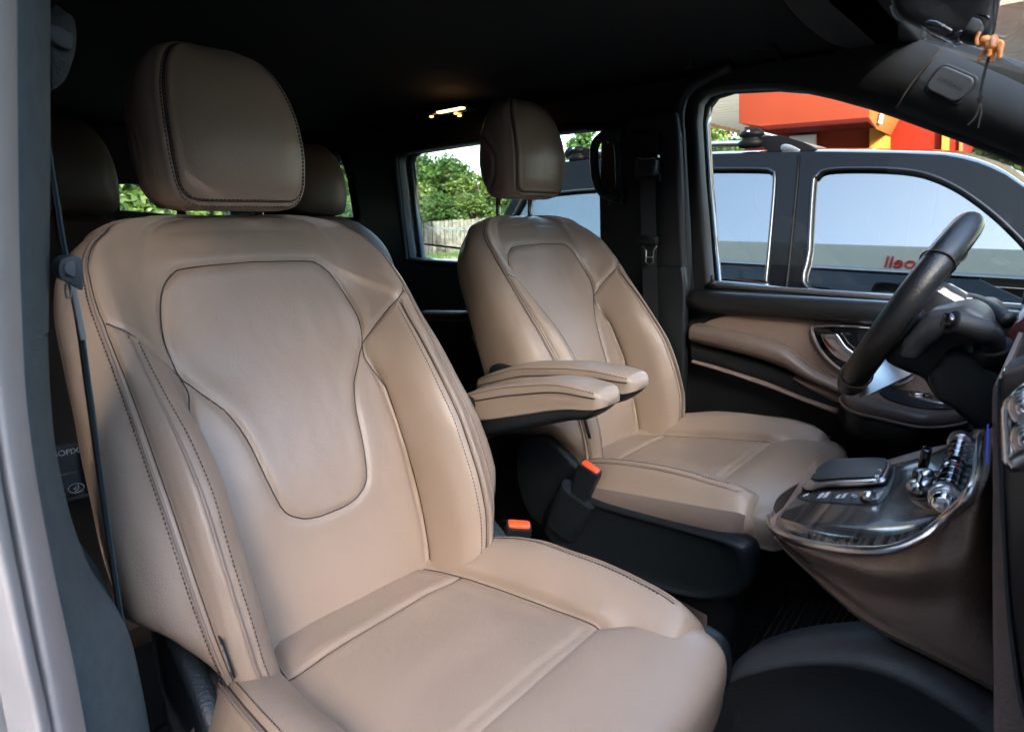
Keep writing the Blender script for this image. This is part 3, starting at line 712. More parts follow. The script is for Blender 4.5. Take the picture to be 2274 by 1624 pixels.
# dome light with lit lamp, at the far side of the lining
dl = box('dome_light', at(1000, 255, Z=1.352)+Vector((0, 0, .003)), (.30, .12, .016), BLK_GLOSS, cab, .007)
WARM = mat('lit lamp', (1, .6, .25), .4, emit=(1, .55, .2), es=.4)
lb_ = at(1000, 245, Z=1.342); lm = box('lamp_strip', lb_, (.13, .018, .006), WARM, dl, .002)
for q in ((1012, 252), (1020, 257), (958, 259)): box('lamp_switch', at(*q, Z=1.342), (.014, .01, .005), mat('dim lamp', (1, .5, .2), .4, emit=(1, .45, .12), es=.5), dl, .002)
ll = bpy.data.lights.new('dome_lamp', 'AREA'); ll.energy = .006; ll.color = (1, .45, .12); ll.shape = 'RECTANGLE'; ll.size = .12; ll.size_y = .02
lo = bpy.data.objects.new('dome_lamp', ll); COL.objects.link(lo); lo.location = lb_-Vector((0, 0, .012)); lo.parent = lm; lo.matrix_parent_inverse = Matrix()
# rear wall with tailgate window
tw = [(p.y, p.z) for p in (at(a, b_, X=-3.4) for a, b_ in ((262, 470), (258, 404), (300, 404), (345, 415)))]+[(1.25, 1.16), (1.28, 1.0), (1.2, .98)]
RW = Matrix(((0, 0, 1, -3.42), (1, 0, 0, 0), (0, 1, 0, 0), (0, 0, 0, 1)))
plate('rear_wall', [(-.08, -.3), (1.6, -.3), (1.6, 1.47), (-.08, 1.47)], [tw], RW, .06, .01, BLK_SOFT, cab)
plate('tailgate_glass', grow(tw, .01), [], RW, .004, .0005, PANE_DK, cab)
prism('door_opening_rail', [(-.02, 1.262), (.03, 1.27), (.07, 1.37), (-.02, 1.40)], -3.4, -.28, BLK_SOFT, cab, .01, axis='X')  # unseen rail, added and hung low to keep light off the headrests
prism('near_wall_top', [(-.09, 1.34), (.02, 1.33), (.04, 1.39), (-.09, 1.39)], -3.42, -.66, BLK_SOFT, cab, .01, axis='X')
# near side wall behind the B pillar (closed sliding door seen from inside)
plate('near_side_wall', [(-3.42, -.35), (-.66, -.35), (-.66, 1.38), (-3.42, 1.38)], [rrect(-2.1, -.9, .82, 1.25, .08), rrect(-3.2, -2.4, .95, 1.25, .06)], wallM(-.055), .05, .01, BLK_SOFT, cab)
plate('near_side_glass', rrect(-2.11, -.89, .81, 1.26, .08), [], wallM(-.055), .004, .0005, PANE_BK, cab)
plate('near_quarter_glass', rrect(-3.21, -2.39, .94, 1.26, .06), [], wallM(-.055), .004, .0005, PANE_BK, cab)
# far A pillar trim with airbag cover
def pil(px, Y): return at(px[0], px[1], Y=Y)
up_e = [(2088, 108), (2120, 122), (2190, 154), (2273, 192), (2400, 262), (2600, 400)]
lo_e = [(1990, 246), (2045, 268), (2150, 305), (2273, 352), (2400, 415), (2600, 530)]
G = []
for (u_, l_) in zip(smooth_pts([Vector((a, b_, 0)) for a, b_ in up_e], 5), smooth_pts([Vector((a, b_, 0)) for a, b_ in lo_e], 5)):
    row = []
    for k, f in enumerate(np.linspace(0, 1, 12)):
        yb = 1.515-.050*math.sin(math.pi*min(1, max(0, f)))**.7
        row.append(at(u_[0]+(l_[0]-u_[0])*f, u_[1]+(l_[1]-u_[1])*f, Y=yb))
    a, z_ = row[0], row[-1]
    row = [Vector((a.x+.01, 1.60, a.z+.015))]+row+[Vector((z_.x, 1.60, z_.z))]
    G.append(row)
ap = grid_mesh('pillar_cover', G, ROOFCLOTH, cab)
G = []
for (u_, l_) in zip(((1860, 0), (1920, 30), (1990, 62), (2040, 86), (2087, 107)), ((1850, 203), (1890, 214), (1930, 227), (1960, 236), (1989, 245))):
    G.append([at(u_[0]+(l_[0]-u_[0])*f, u_[1]+(l_[1]-u_[1])*f, Y=1.515-.050*math.sin(math.pi*min(1, max(0, f)))**.7) for f in np.linspace(0, 1, 12)])
grid_mesh('header_trim', G, CLOTH, cab)
# seam between lining and pillar cover
tube('trim_gap', [at(a, b_, Y=1.463) for a, b_ in ((2092, 112), (2060, 140), (2035, 170), (2010, 205), (1990, 240))], .0022, SEAM, ap, 6)
c_ = at(2109, 187, Y=1.462); ex = at(2145, 203, Y=1.462)-at(2075, 172, Y=1.462); ey = at(2098, 168, Y=1.462)-at(2120, 206, Y=1.462)
Mb = frame(c_+Vector((0, .002, 0)), ex, ey); s1 = ex.length/2; s2 = ey.length/2
bz = Mb.copy(); bz.translation += Vector((0, .006, 0))
plate('airbag_bezel', rrect(-s1*1.14, s1*1.14, -s2*1.28, s2*1.28, .012), [], bz, .010, .003, BLK_SOFT, ap)
ab = plate('airbag_cover', rrect(-s1, s1, -s2, s2, .010), [], Mb, .012, .003, mat('slate plastic', (.035, .042, .05), .5, bump=.3, bscale=500), ap)
mt_ = Mb.copy(); mt_.translation += (Mb.to_3x3() @ Vector((0, 0, 1)))*(.0062 if (Mb.to_3x3() @ Vector((0, 0, 1))).y < 0 else -.0062)
text('airbag_text', 'AIRBAG', .0125, mt_, mat('embossed', (.012, .015, .018), .5), ab, .0003, sx=1.15)
# windscreen and its frame, seen past the mirror
wsc = [(-.30, 1.36), (.62, .86)]
G = [[(x, y, z) for y in np.linspace(-.06, 1.56, 8)] for x, z in wsc]
grid_mesh('windscreen', G, PANE, cab)
prism('windscreen_header', [(-.36, 1.345), (-.29, 1.345), (-.28, 1.375), (-.36, 1.40)], -.08, 1.58, BLK_SOFT, cab, .006)
tube('windscreen_edge', [at(a, b_, Y=1.56) for a, b_ in ((2060, 78), (2110, 106), (2170, 132), (2273, 176), (2400, 245))], .015, BLKO2, cab, 8)
tube('near_pillar_cover', [Vector((-.28, .0, 1.36)), Vector((.62, -.06, .86))], .03, BLK, cab, 10)
# near B pillar beside the camera
def nearstrip(name, L, Rr, X0, X1, m, bul=.0, parent=cab, n=6):
    """vertical strip between two photo edges at forward positions X0 (left edge) and X1 (right edge), softly bulged towards the door opening"""
    G = []
    A_ = smooth_pts([Vector((a, b_, 0)) for a, b_ in L], n); B_ = smooth_pts([Vector((a, b_, 0)) for a, b_ in Rr], n)
    for p, q in zip(A_, B_):
        a = at(p[0], p[1], X=X0); b2 = at(q[0], q[1], X=X1); row = [a+Vector((-.05, -.012, 0))]
        for f in np.linspace(0, 1, 12):
            v = a.lerp(b2, f); v = v+Vector((bul*math.sin(math.pi*f)**.7, 0, 0)); row.append(v)
        row.append(b2+Vector((-.12, .002, 0))); G.append(row)
    return grid_mesh(name, G, m, parent)
nearstrip('pillar_trim_upper', [(36, -60), (37, 200), (40, 450), (47, 748)], [(112, -60), (112, 200), (111, 450), (108, 736)], -.52, -.60, BLUEGREY, .012)
lowL = [(50, 742), (56, 900), (75, 1080), (105, 1250), (140, 1430), (175, 1560), (190, 1660), (200, 1760)]
lowR = [(106, 742), (112, 880), (128, 1020), (165, 1170), (215, 1290), (282, 1395), (318, 1540), (345, 1700)]
nearstrip('pillar_trim_lower', lowL, lowR, -.52, -.60, BLUEGREY, .014)
s1L = [(-30, -60), (-28, 200), (-24, 500), (-18, 742), (-6, 900), (22, 1080), (60, 1280), (98, 1480), (120, 1600), (150, 1760)]
s1R = [(38, -60), (39, 200), (42, 500), (50, 742), (60, 900), (84, 1080), (122, 1280), (165, 1480), (195, 1640), (225, 1780)]
nearstrip('door_seal', s1L, s1R, -.44, -.49, RUBBER, .012)
s2L = [(-60, 700), (-52, 900), (-40, 1000), (-20, 1120), (14, 1280), (50, 1440), (78, 1560), (105, 1700), (118, 1760)]
s2R = [(-8, 700), (2, 860), (14, 1000), (32, 1120), (62, 1280), (95, 1440), (122, 1560), (150, 1700), (165, 1760)]
nearstrip('seal_groove', [(a+20, b_) for a, b_ in s2L], [(a+8, b_) for a, b_ in s2R], -.46, -.47, RUBBER_DK, .0)
nearstrip('outer_seal', [(a-14, b_) for a, b_ in s2L], [(a-20, b_) for a, b_ in s2R], -.43, -.44, RUBBER, .006)
STEEL = mat('latch steel', (.5, .48, .46), .3, 1)
box('door_striker', at(8, 1400, X=-.50), (.02, .012, .03), STEEL, cab, .004)
nearstrip('sill_paint', [(-60, 1420), (-30, 1500), (0, 1560), (40, 1640), (70, 1740)], [(-10, 1400), (22, 1480), (55, 1550), (90, 1640), (120, 1740)], -.50, -.52, mat('body paint in door frame', (.02, .022, .03), .15, coat=1), .0)
nearstrip('sill_edge', [(-120, 1440), (-60, 1520), (-30, 1580), (5, 1650), (40, 1750)], [(-60, 1430), (-8, 1520), (22, 1580), (62, 1650), (90, 1750)], -.49, -.50, mat('pale sill', (.55, .54, .53), .4), .0)
# belt height adjuster on the near pillar
adj = [(p.y, p.z) for p in (at(a, b_, X=-.72) for a, b_ in ((108, 28), (140, 36), (158, 50), (163, 85), (158, 130), (140, 180), (118, 200), (108, 190)))]
ao = prism('belt_height_adjuster', sm2(adj, 3), -.72, -.705, BLK, cab, .004, axis='X')
prism('adjuster_button', sm2([(p.y, p.z) for p in (at(a, b_, X=-.70) for a, b_ in ((112, 55), (158, 74), (160, 100), (155, 112), (112, 92)))], 2), -.705, -.697, mat('slate button', (.05, .058, .065), .5), ao, .003, axis='X')
# door step cover and lower side plastics
arch = XZ([(1560, 1700), (1600, 1560), (1630, 1472), (1700, 1440), (1770, 1424), (1850, 1418), (1930, 1424), (2010, 1448), (2100, 1492), (2180, 1545), (2260, 1600)], .72)
G = []
for (x, z) in sm2(arch, 5, False):
    k = 1.0
    G.append([(x, .92, z-.09), (x, .80, z-.022), (x, .745, z-.004), (x, .728, z), (x, .716, z-.003), (x, .706, z-.009), (x, .700, z-.016), (x, .698, z-.022), (x, .703, z-.030), (x, .74, z-.07), (x, .80, z-.2), (x, .82, z-.5)])
arch_o = grid_mesh('floor_tunnel_cover', G, mat('grained black leatherette', (.060, .064, .068), .5, bump=.55, bscale=620, kind='voronoi'), cab)

# seat rails and floor mat
mtp = [(p.x, p.y) for p in (at(a, b_, Z=.03) for a, b_ in ((1545, 1440), (1560, 1395), (1590, 1370), (1640, 1345), (1720, 1318), (1800, 1298), (1880, 1280), (2050, 1270), (2150, 1500), (1800, 1520), (1600, 1520)))]
mato = empty('floor_mat', (sum(p[0] for p in mtp)/len(mtp), sum(p[1] for p in mtp)/len(mtp), .0), 'ribbed black floor mat lying between driver seat and centre console', 'floor mat')
prism('mat_base', sm2(mtp, 3), .002, .022, CARPET, mato, .006, axis='Z')
tube('mat_border', [Vector((p.x, p.y, .026)) for p in (at(a, b_, Z=.026) for a, b_ in [(q[0], q[1]) for q in smooth_pts([Vector((a, b_, 0)) for a, b_ in ((1545, 1440), (1560, 1395), (1590, 1370), (1640, 1345), (1720, 1318), (1800, 1298), (1900, 1278))], 6)])], .014, BLK, mato, 10)
parts = []
for k in range(30):
    x0_ = 1560+17*k; seg_ = []
    for q in range(26):
        xx = x0_+3.1*q; yy = 1470-5.2*q
        if yy > np.interp(xx, [1590, 1640, 1720, 1800, 1900, 2100], [1384, 1358, 1331, 1311, 1291, 1270]): seg_.append(at(xx, yy, Z=.0235))
    if len(seg_) > 2: parts.append(tube_data([seg_[0], seg_[-1]], .0016, 5))
multi('mat_rib', parts, mat('rib rubber', (.13, .13, .135), .5), mato)
for k, (a, b_) in enumerate((((1500, 1292), (1655, 1342)), ((1620, 1296), (1668, 1312)), ((1668, 1285), (1768, 1318)))):
    p, q = at(*a, Z=.012), at(*b_, Z=.012); tube('seat_rail', [p, q], .005, SATIN, cab, 8)
prism('floor_trim', [(p.x, p.y) for p in (at(a, b_, Z=.03) for a, b_ in ((1600, 1255), (1750, 1225), (1728, 1290), (1660, 1290)))], .0, .03, BLK, cab, .006, axis='Z')

# ------------------------------------------------------------------ second row seats
def rear_seat(x, y, w, label, hr_dz=0, tagged=False):
    r = empty('second_row_seat', (x+.2, y, 0), label, 'car seat', 'second row seats')
    DK = LEATHER_SHADE
    G = []
    for t in np.linspace(0, 1, 30):
        ww = w*min(1, (1-(max(0, t-.75)/.26)**2.2))**.5; z = .30+.70*t; xb = x-.30*t; row = []
        for k in range(40):
            a = 2*math.pi*k/40; row.append((xb+.07*math.copysign(abs(math.cos(a))**.6, math.cos(a)), y+ww*math.copysign(abs(math.sin(a))**.5, math.sin(a)), z))
        G.append(row)
    grid_mesh('backrest', G, DK, r, True, True)
    make_headrest(r, Vector((x-.285, y, 1.00+hr_dz)), DK, True)
    for s_ in (-.06, .06): tube('headrest_post', [(x-.36, y+s_, 1.04), (x-.35, y+s_, .96)], .006, CHROME, r, 8)
    G = []
    for t in np.linspace(0, 1, 24):
        xx = x+.05+.50*t; e = (1-max(0, (t-.8)/.2)**2.5)**.5 if t > .8 else 1; row = []
        for k in range(40):
            a = 2*math.pi*k/40; row.append((xx, y+(w+.0)*math.copysign(abs(math.cos(a))**.4, math.cos(a)), .33+.03*t+.075*e*math.copysign(abs(math.sin(a))**.5, math.sin(a))))
        G.append(row)
    c = grid_mesh('cushion', G, DK, r, True, True)
    tube('piping', [Vector((x+.05+.47*t, y-w*.96, .385+.02*t)) for t in np.linspace(0, 1, 10)]+[Vector((x+.535, y+s_*w, .400)) for s_ in np.linspace(-.9, .95, 10)], .004, PIPING, c, 8)
    box('seat_base', (x+.2, y, .13), (.4, w*1.7, .25), BLK, r, .03)
    return r
LEATHER_SHADE = leather_mat('taupe leather shade tone', (.075, .055, .043), .5)  # same taupe leather, with the shade of the rear cabin put into the colour
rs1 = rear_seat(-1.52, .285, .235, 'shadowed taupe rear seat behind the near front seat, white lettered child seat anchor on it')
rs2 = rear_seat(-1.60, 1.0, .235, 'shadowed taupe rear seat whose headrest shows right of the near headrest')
# child seat anchor with lettering
pc = at(163, 1048, X=-1.30); ex = Vector((0, 1, 0)); ey = Vector((-.35, 0, 1))
Mi = frame(pc, (.15, 1, 0), ey)
iso = plate('anchor_bezel', rrect(-.045, .035, -.050, .055, .014), [], Mi, .012, .003, mat('anchor frame', (.05, .055, .06), .5), rs1)
nrm = Mi.to_3x3() @ Vector((0, 0, 1))
def onM(Mx, a, b_, c_): q = Mx.copy(); q.translation = Mx @ Vector((a, b_, c_)); return q
plate('anchor_plate', rrect(-.045, .024, -.044, .046, .008), [], onM(Mi, 0, 0, .007), .004, .001, BLK_GLOSS, iso)
text('anchor_text', 'ISOFIX', .0145, onM(Mi, -.006, .040, .0100), WHITE, iso, .0003, .0003)
plate('anchor_mark', [(-.024, -.001), (.006, -.001), (.006, .001), (-.024, .001)], [], onM(Mi, 0, 0, .0100), .0006, 0, GREYPR, iso)
ri = [Vector((.012*math.cos(a), .0085*math.sin(a)-.030, .0100)) for a in np.linspace(0, 2*math.pi, 28)[:-1]]
tube('anchor_symbol', [Mi @ v for v in ri], .0008, WHITE, iso, 6, True)
tube('anchor_symbol', [Mi @ Vector(v) for v in ((-.003, -.035, .0100), (.002, -.034, .0100), (.004, -.029, .0100), (.003, -.025, .0100))], .0010, WHITE, iso, 6)
tube('anchor_symbol', [Mi @ Vector(v) for v in ((-.005, -.030, .0100), (-.001, -.031, .0100), (.0, -.027, .0100))], .0008, WHITE, iso, 6)
# rear armrest glimpsed between the front seats
G = []
for x in np.linspace(0, 1, 14):
    p = at(945+100*x, 700+2*x, X=-1.55+.25*x); ww = .04*(1-.3*x**4)
    G.append([p+Vector((0, ww*math.cos(a), .018*math.sin(a))) for a in np.linspace(0, 2*math.pi, 17)[:-1]])
grid_mesh('armrest', G, LEATHER_SHADE, rs2, True, True)
tube('seat_frame_edge', [at(1050, 745, X=-1.45), at(1060, 770, X=-1.42), at(1085, 800, X=-1.40)], .006, GREYPL, rs2, 8)
# ------------------------------------------------------------------ driver door
door = empty('driver_door', (-.2, 1.5, .3), 'closed far side front door with brown trim, chrome lever handle and side window', 'car door')
def pts3(px, y, n=0, closed=False):
    P = [at(a, b_, Y=y) for a, b_ in px]; return smooth_pts(P, n, closed) if n else P
dp = XZ([(1532, 640), (1700, 650), (1900, 664), (2100, 680), (2400, 706)], 1.50)
low_p = [(dp[-1][0], -.0), (-.72, 0), (-.755, .3)]
prism('door_panel', dp+low_p, 1.50, 1.545, BLK_SOFT, door, .010, 4)
# soft top roll under the window
top = pts3([(1534, 668), (1700, 678), (1900, 692), (2100, 708), (2400, 736)], 1.487, 4)
tube('door_top_roll', top, .030, BLK_LEATHER, door, 14, ry=.034, up=(0, 0, 1))
lk = at(1580, 629, Y=1.49); tube('lock_pin', [lk, lk+Vector((0, 0, .022))], .005, BLK, door, 8)
tube('lock_base', [lk+Vector((0, 0, -.004)), lk+Vector((0, 0, .004))], .011, BLK, door, 12)
# brown upper insert
ins = sm2(XZ([(1552, 728), (1590, 706), (1640, 697), (1740, 700), (1880, 712), (2000, 724), (2300, 760), (2300, 960), (2050, 930), (1880, 870), (1780, 810), (1700, 780), (1600, 745)], 1.487), 5)
prism('door_insert', ins, 1.480, 1.505, LEATHER_DK, door, .008, 4)
# handle bowl with chrome rim and lever
bowl = [(1804, 728), (1830, 722), (1880, 722), (1960, 728), (2060, 738), (2060, 800), (2000, 850), (1940, 842), (1880, 826), (1842, 800), (1815, 765)]
bs = sm2(XZ(bowl, 1.475), 6)
prism('handle_bowl', bs, 1.474, 1.486, BLK_GLOSS, door, .002)
tube('bowl_rim', [Vector((a, 1.472, b_)) for a, b_ in bs], .0035, SATIN, door, 8, True)
lev = [(1824, 742), (1836, 739), (1858, 740), (1868, 752), (1880, 768), (1900, 783), (1925, 794), (1960, 800), (1960, 810), (1925, 812), (1890, 806), (1860, 793), (1836, 768)]
prism('door_handle', sm2(XZ(lev, 1.455), 5), 1.448, 1.466, CHROME, door, .005, 4)
# armrest ribbon
def ribbon(name, U, L, y_in, y_out, m, parent, n=6, bul=1.0):
    G = []
    A_ = smooth_pts([Vector((a, b_, 0)) for a, b_ in U], n); B_ = smooth_pts([Vector((a, b_, 0)) for a, b_ in L], n)
    for p, q in zip(A_, B_):
        a = at(p[0], p[1], Y=y_in); c2 = at(q[0], q[1], Y=y_in); row = [Vector((a.x, y_out, a.z-.002))]
        for f in np.linspace(0, 1, 11):
            v = a.lerp(c2, f); e = abs(2*f-1)**3; v.y = y_in+(1-(1-e))*.022*bul; row.append(v)
        row.append(Vector((c2.x, y_out, c2.z-.004))); G.append(row)
    return grid_mesh(name, G, m, parent, False, False)
rb = ribbon('armrest', [(1529, 722), (1570, 728), (1650, 748), (1720, 766), (1752, 784), (1790, 815), (1830, 838), (1880, 858), (1920, 868)],
            [(1529, 762), (1570, 772), (1650, 792), (1720, 815), (1752, 830), (1790, 850), (1830, 866), (1880, 886), (1920, 900)], 1.435, 1.50, DOORL, door)
stitches('stitching', pts3([(1750, 778), (1790, 808), (1830, 831), (1880, 851), (1920, 861)], 1.434, 6), THREAD, rb, .008, .005, .0009)
ribbon('armrest_lower_band', [(1532, 760), (1600, 778), (1700, 808), (1790, 848), (1900, 890)], [(1536, 800), (1600, 816), (1700, 850), (1790, 890), (1900, 925)], 1.462, 1.50, BLK, door, 6, .3)  # black plastic band between armrest and trim line
ribbon('trim_line', [(1533, 800), (1600, 818), (1700, 850), (1800, 888), (1900, 920), (2000, 950), (2100, 972), (2200, 985)], [(1536, 808), (1600, 827), (1700, 862), (1800, 903), (1900, 940), (2000, 980), (2100, 1015), (2200, 1040)], 1.452, 1.50, LEATHER_DK, door)
ribbon('trim_roll', [(1760, 836), (1800, 846), (1860, 868), (1920, 905), (1990, 940), (2080, 960)], [(1760, 842), (1800, 872), (1860, 900), (1920, 925), (1990, 952), (2080, 972)], 1.45, 1.50, LEATHER_DK, door)
# switch pod: shelf that stands out from the door
pod = sm2([(p.x, p.y) for p in (at(a, b_, Z=.615) for a, b_ in ((1870, 862), (1930, 846), (2020, 848), (2090, 862), (2140, 884), (2158, 900), (2148, 915), (2100, 925), (2040, 925), (1960, 908), (1890, 890)))], 5)
pod = [(a, b_) for a, b_ in pod]
G = []; cx = sum(p[0] for p in pod)/len(pod); cy = sum(p[1] for p in pod)/len(pod)
for f, z in ((.02, .621), (.5, .621), (.88, .619), (.965, .614), (1.0, .604), (1.0, .596), (.97, .589)):
    G.append([(cx+(a-cx)*f, cy+(b_-cy)*f, z) for a, b_ in pod])
pd = grid_mesh('switch_pod', G, DOORL, door, True, True)
G = []
for f, z in ((.98, .590), (1.0, .582), (.99, .555), (.90, .535), (.5, .52), (.02, .52)): G.append([(cx+(a-cx)*f, cy+(b_-cy)*f, z) for a, b_ in pod])
grid_mesh('pod_underside', G, BLK, pd, True, True)
tube('pod_welt', [Vector((cx+(a-cx)*1.0, cy+(b_-cy)*1.0, .5935)) for a, b_ in pod], .0035, LEATHER_DK, pd, 8, True)
rec = [(p.x, p.y) for p in (at(a, b_, Z=.622) for a, b_ in ((1953, 866), (1962, 856), (2000, 852), (2060, 858), (2110, 872), (2138, 890), (2130, 903), (2090, 908), (2030, 903), (1975, 888), (1955, 876)))]
prism('switch_recess', sm2(rec, 4), .620, .6235, BLK, pd, .001, axis='Z')
sp_ = [(p.x, p.y) for p in (at(a, b_, Z=.625) for a, b_ in ((2020, 868), (2030, 861), (2060, 866), (2098, 877), (2118, 886), (2112, 896), (2095, 897), (2050, 889), (2018, 880)))]
sw_ = prism('switch_plate', sm2(sp_, 3), .6235, .627, SATIN, pd, .001, axis='Z')
for a, b_ in ((2036, 873), (2058, 877)):
    c_ = at(a, b_, Z=.629); box('window_switch', c_, (.020, .026, .007), BLK_GLOSS if a > 2040 else SATIN, sw_, .003, Matrix.Rotation(.5, 3, 'Z'))
c_ = at(2090, 886, Z=.629); tube('mirror_dial', [c_-Vector((0, 0, .003)), c_+Vector((0, 0, .003))], .016, SATIN, sw_, 20); tube('mirror_dial', [c_, c_+Vector((0, 0, .006))], .009, BLK_GLOSS, sw_, 16)
# front door glass and outside mirror
pane('door_glass', grow(fw, .012), WY+.052, PANE, door)
tube('glass_seal', pts3([(1565, 636), (1700, 641), (1900, 656), (2100, 674), (2273, 690)], 1.515), .008, mat('grey seal', (.06, .06, .062), .5), door, 8)
ml = [(2140, 640), (2146, 600), (2160, 572), (2185, 556), (2230, 549), (2300, 548), (2380, 560), (2420, 600), (2420, 680), (2380, 720), (2250, 705), (2180, 690), (2150, 670)]
mc = at(2255, 630, Y=1.80)
G = []
for f, dx_ in ((.02, .11), (.5, .105), (.85, .08), (.97, .045), (1.0, .01), (.985, -.008), (.93, -.010), (.90, .0), (.02, .0)):
    row = []
    for k in range(40):
        a = 2*math.pi*k/40; cx_, sx_ = math.cos(a), math.sin(a)
        row.append(mc+Vector((dx_+.03, .115*f*math.copysign(abs(cx_)**.5, cx_), .095*f*math.copysign(abs(sx_)**.5, sx_))))
    G.append(row)
mo = grid_mesh('mirror_housing', G, BLK, door, True, True)
G = []
for f in (.02, .6, .895): G.append([mc+Vector((.027, .115*f*math.copysign(abs(math.cos(a))**.5, math.cos(a)), .095*f*math.copysign(abs(math.sin(a))**.5, math.sin(a)))) for a in np.linspace(0, 2*math.pi, 41)[:-1]])
mg = grid_mesh('mirror_glass', G, mat('mirror silver', (.8, .82, .83), .02, 1), mo, True, True)
box('mirror_arm', mc+Vector((.05, -.12, -.07)), (.07, .16, .05), BLK, mo, .015)

# ------------------------------------------------------------------ steering wheel
sw_o = empty('steering_wheel', (-.12, 1.15, .80), 'black leather steering wheel with brushed metal spoke, edge towards us', 'steering wheel')
wt_, wb_ = at(2140, 505, Y=1.12), at(1888, 850, Y=1.12)
wup = (wt_-wb_).normalized(); wc = (wt_+wb_)/2+Vector((0, .03, 0)); wy = (Vector(CAM)-wc); wy = (wy-wup*wy.dot(wup)).normalized()*-1; wy = wy.lerp(Vector((0, 1, 0)), .35); wy = (wy-wup*wy.dot(wup)).normalized(); wn_ = wup.cross(wy) 
if wn_.x > 0: wn_ = -wn_            # towards the driver
RR = (wt_-wb_).length/2
def wp(a, r=RR, d=0): return wc+wup*math.sin(a)*r+wy*math.cos(a)*r+wn_*d
rim = [wp(a) for a in np.linspace(0, 2*math.pi, 97)[:-1]]
vs, fs = tube_data(rim, .0215, 18, True, .0245, up=tuple(wn_)); mesh('rim', vs, fs, BLK_LEATHER, sw_o)
for a in (.72, -.80, math.pi-.72, math.pi+.80):
    ring = [wp(a)+wn_*.0232*math.cos(t)+(wup*math.sin(a)+wy*math.cos(a))*.0262*math.sin(t) for t in np.linspace(0, 2*math.pi, 25)[:-1]]
    tube('rim_joint', ring, .0014, SEAM, sw_o, 6, True)
hub = []
for f, d in ((.02, .022), (.55, .022), (.85, .010), (1, -.010), (1.0, -.04), (.9, -.075), (.7, -.09), (.02, -.092)):
    hub.append([wc+wy*.075*f*math.cos(a)+wup*.062*f*math.copysign(abs(math.sin(a))**.8, math.sin(a))+wn_*d for a in np.linspace(0, 2*math.pi, 41)[:-1]])
grid_mesh('hub', hub, BLK_SOFT, sw_o, True, True)
for sg in (1, -1):
    G = []
    for f in np.linspace(0, 1, 10):
        c_ = wc+wy*sg*(.055+.10*f)+wn_*(-.012-.012*math.sin(math.pi*f)); w = .034-.012*math.sin(math.pi*f)
        G.append([c_+wup*w*math.cos(a)+wn_*.010*math.sin(a) for a in np.linspace(0, 2*math.pi, 21)[:-1]])
    grid_mesh('spoke', G, BLK_SOFT, sw_o, True, True)
# lower metal spoke: a folded brushed plate, wide at the hub
P = [at(1900, 886, Y=1.06), at(1928, 838, Y=1.13), at(1950, 790, Y=1.20), at(1990, 800, Y=1.20), at(2052, 820, Y=1.18), at(1990, 845, Y=1.11), at(1940, 872, Y=1.08)]
q = [Vector(v) for v in P]; bk = [v+Vector((0.006, .05, -.004)) for v in q]; n = len(q)
so_ = mesh('metal_spoke', q+bk, [tuple(range(n)), tuple(range(2*n-1, n-1, -1))]+[(i, (i+1) % n, n+(i+1) % n, n+i) for i in range(n)], mat('brushed spoke metal', (.75, .70, .68), .38, .9), sw_o); bevel(so_, .003, 3)
up_sp = XZ([(2042, 672), (2075, 642), (2100, 652), (2138, 676), (2125, 692), (2105, 698), (2060, 690)], 1.08)
prism('upper_metal_trim', sm2(up_sp, 3), 1.07, 1.20, SATIN, sw_o, .012, 4)
# column shroud, hub back, stalk
col_o = empty('steering_column', (-.05, 1.15, .7), 'black plastic steering column shroud carrying a grey gear stalk', 'steering column')
sh1 = XZ([(1960, 770), (2000, 715), (2045, 690), (2105, 700), (2150, 685), (2190, 690), (2222, 730), (2236, 770), (2236, 860), (2225, 900), (2160, 905), (2110, 890), (2075, 868), (2055, 830), (2020, 820), (1975, 800)], 1.06)
prism('shroud_upper', sm2(sh1[:9], 3)+sm2(sh1[8:], 3)[1:-1] if False else sh1, 1.03, 1.26, BLK, col_o, .014, 5)
sh2 = XZ([(2060, 830), (2110, 770), (2170, 780), (2235, 830), (2290, 870), (2290, 960), (2200, 1010), (2180, 960), (2120, 905), (2075, 880)], 1.0)
prism('shroud_lower', sh2, .98, 1.22, BLK, col_o, .012, 5)
cwl = XZ([(2058, 690), (2150, 676), (2190, 700), (2200, 740), (2150, 760), (2100, 740), (2062, 770), (2040, 800), (1992, 795), (2005, 755), (2040, 715)], .98)
prism('switch_carrier', cwl, .97, 1.08, mat('dark grey plastic', (.03, .032, .036), .45, bump=.4, bscale=400), col_o, .010, 4)
st_px = [(2112, 714), (2150, 725), (2182, 738), (2200, 752), (2203, 775)]
stp = smooth_pts([at(a, b_, Y=.93+.012*k) for k, (a, b_) in enumerate(st_px)], 6)
sto = tube('gear_stalk', stp, [.0155]*5+[.016]*8+[.0145]*12, BLK_SOFT, col_o, 16)
tube('stalk_button', [stp[0]+Vector((-.008, -.004, .002)), stp[0]+Vector((.002, 0, 0))], .0105, BLK_GLOSS, sto, 16)
tube('stalk_gaiter', smooth_pts([stp[-1]+Vector((0.0, .0, .006)), stp[-1]+Vector((.002, .01, -.008)), stp[-1]+Vector((.004, .03, -.014))], 4), .0215, BLK, col_o, 16)
st2 = [at(2140, 664, Y=1.22), at(2170, 672, Y=1.15), at(2210, 694, Y=1.10), at(2238, 715, Y=1.08)]
s2o = tube('wiper_stalk', smooth_pts(st2, 5), .012, BLK, col_o, 12)
for k, (a, b_) in enumerate(((2152, 662), (2164, 666), (2176, 671), (2196, 680), (2207, 686), (2218, 693))):
    c_ = at(a, b_, Y=1.10); box('stalk_print', c_, (.007, .002, .0022), WHITE, s2o, 0)

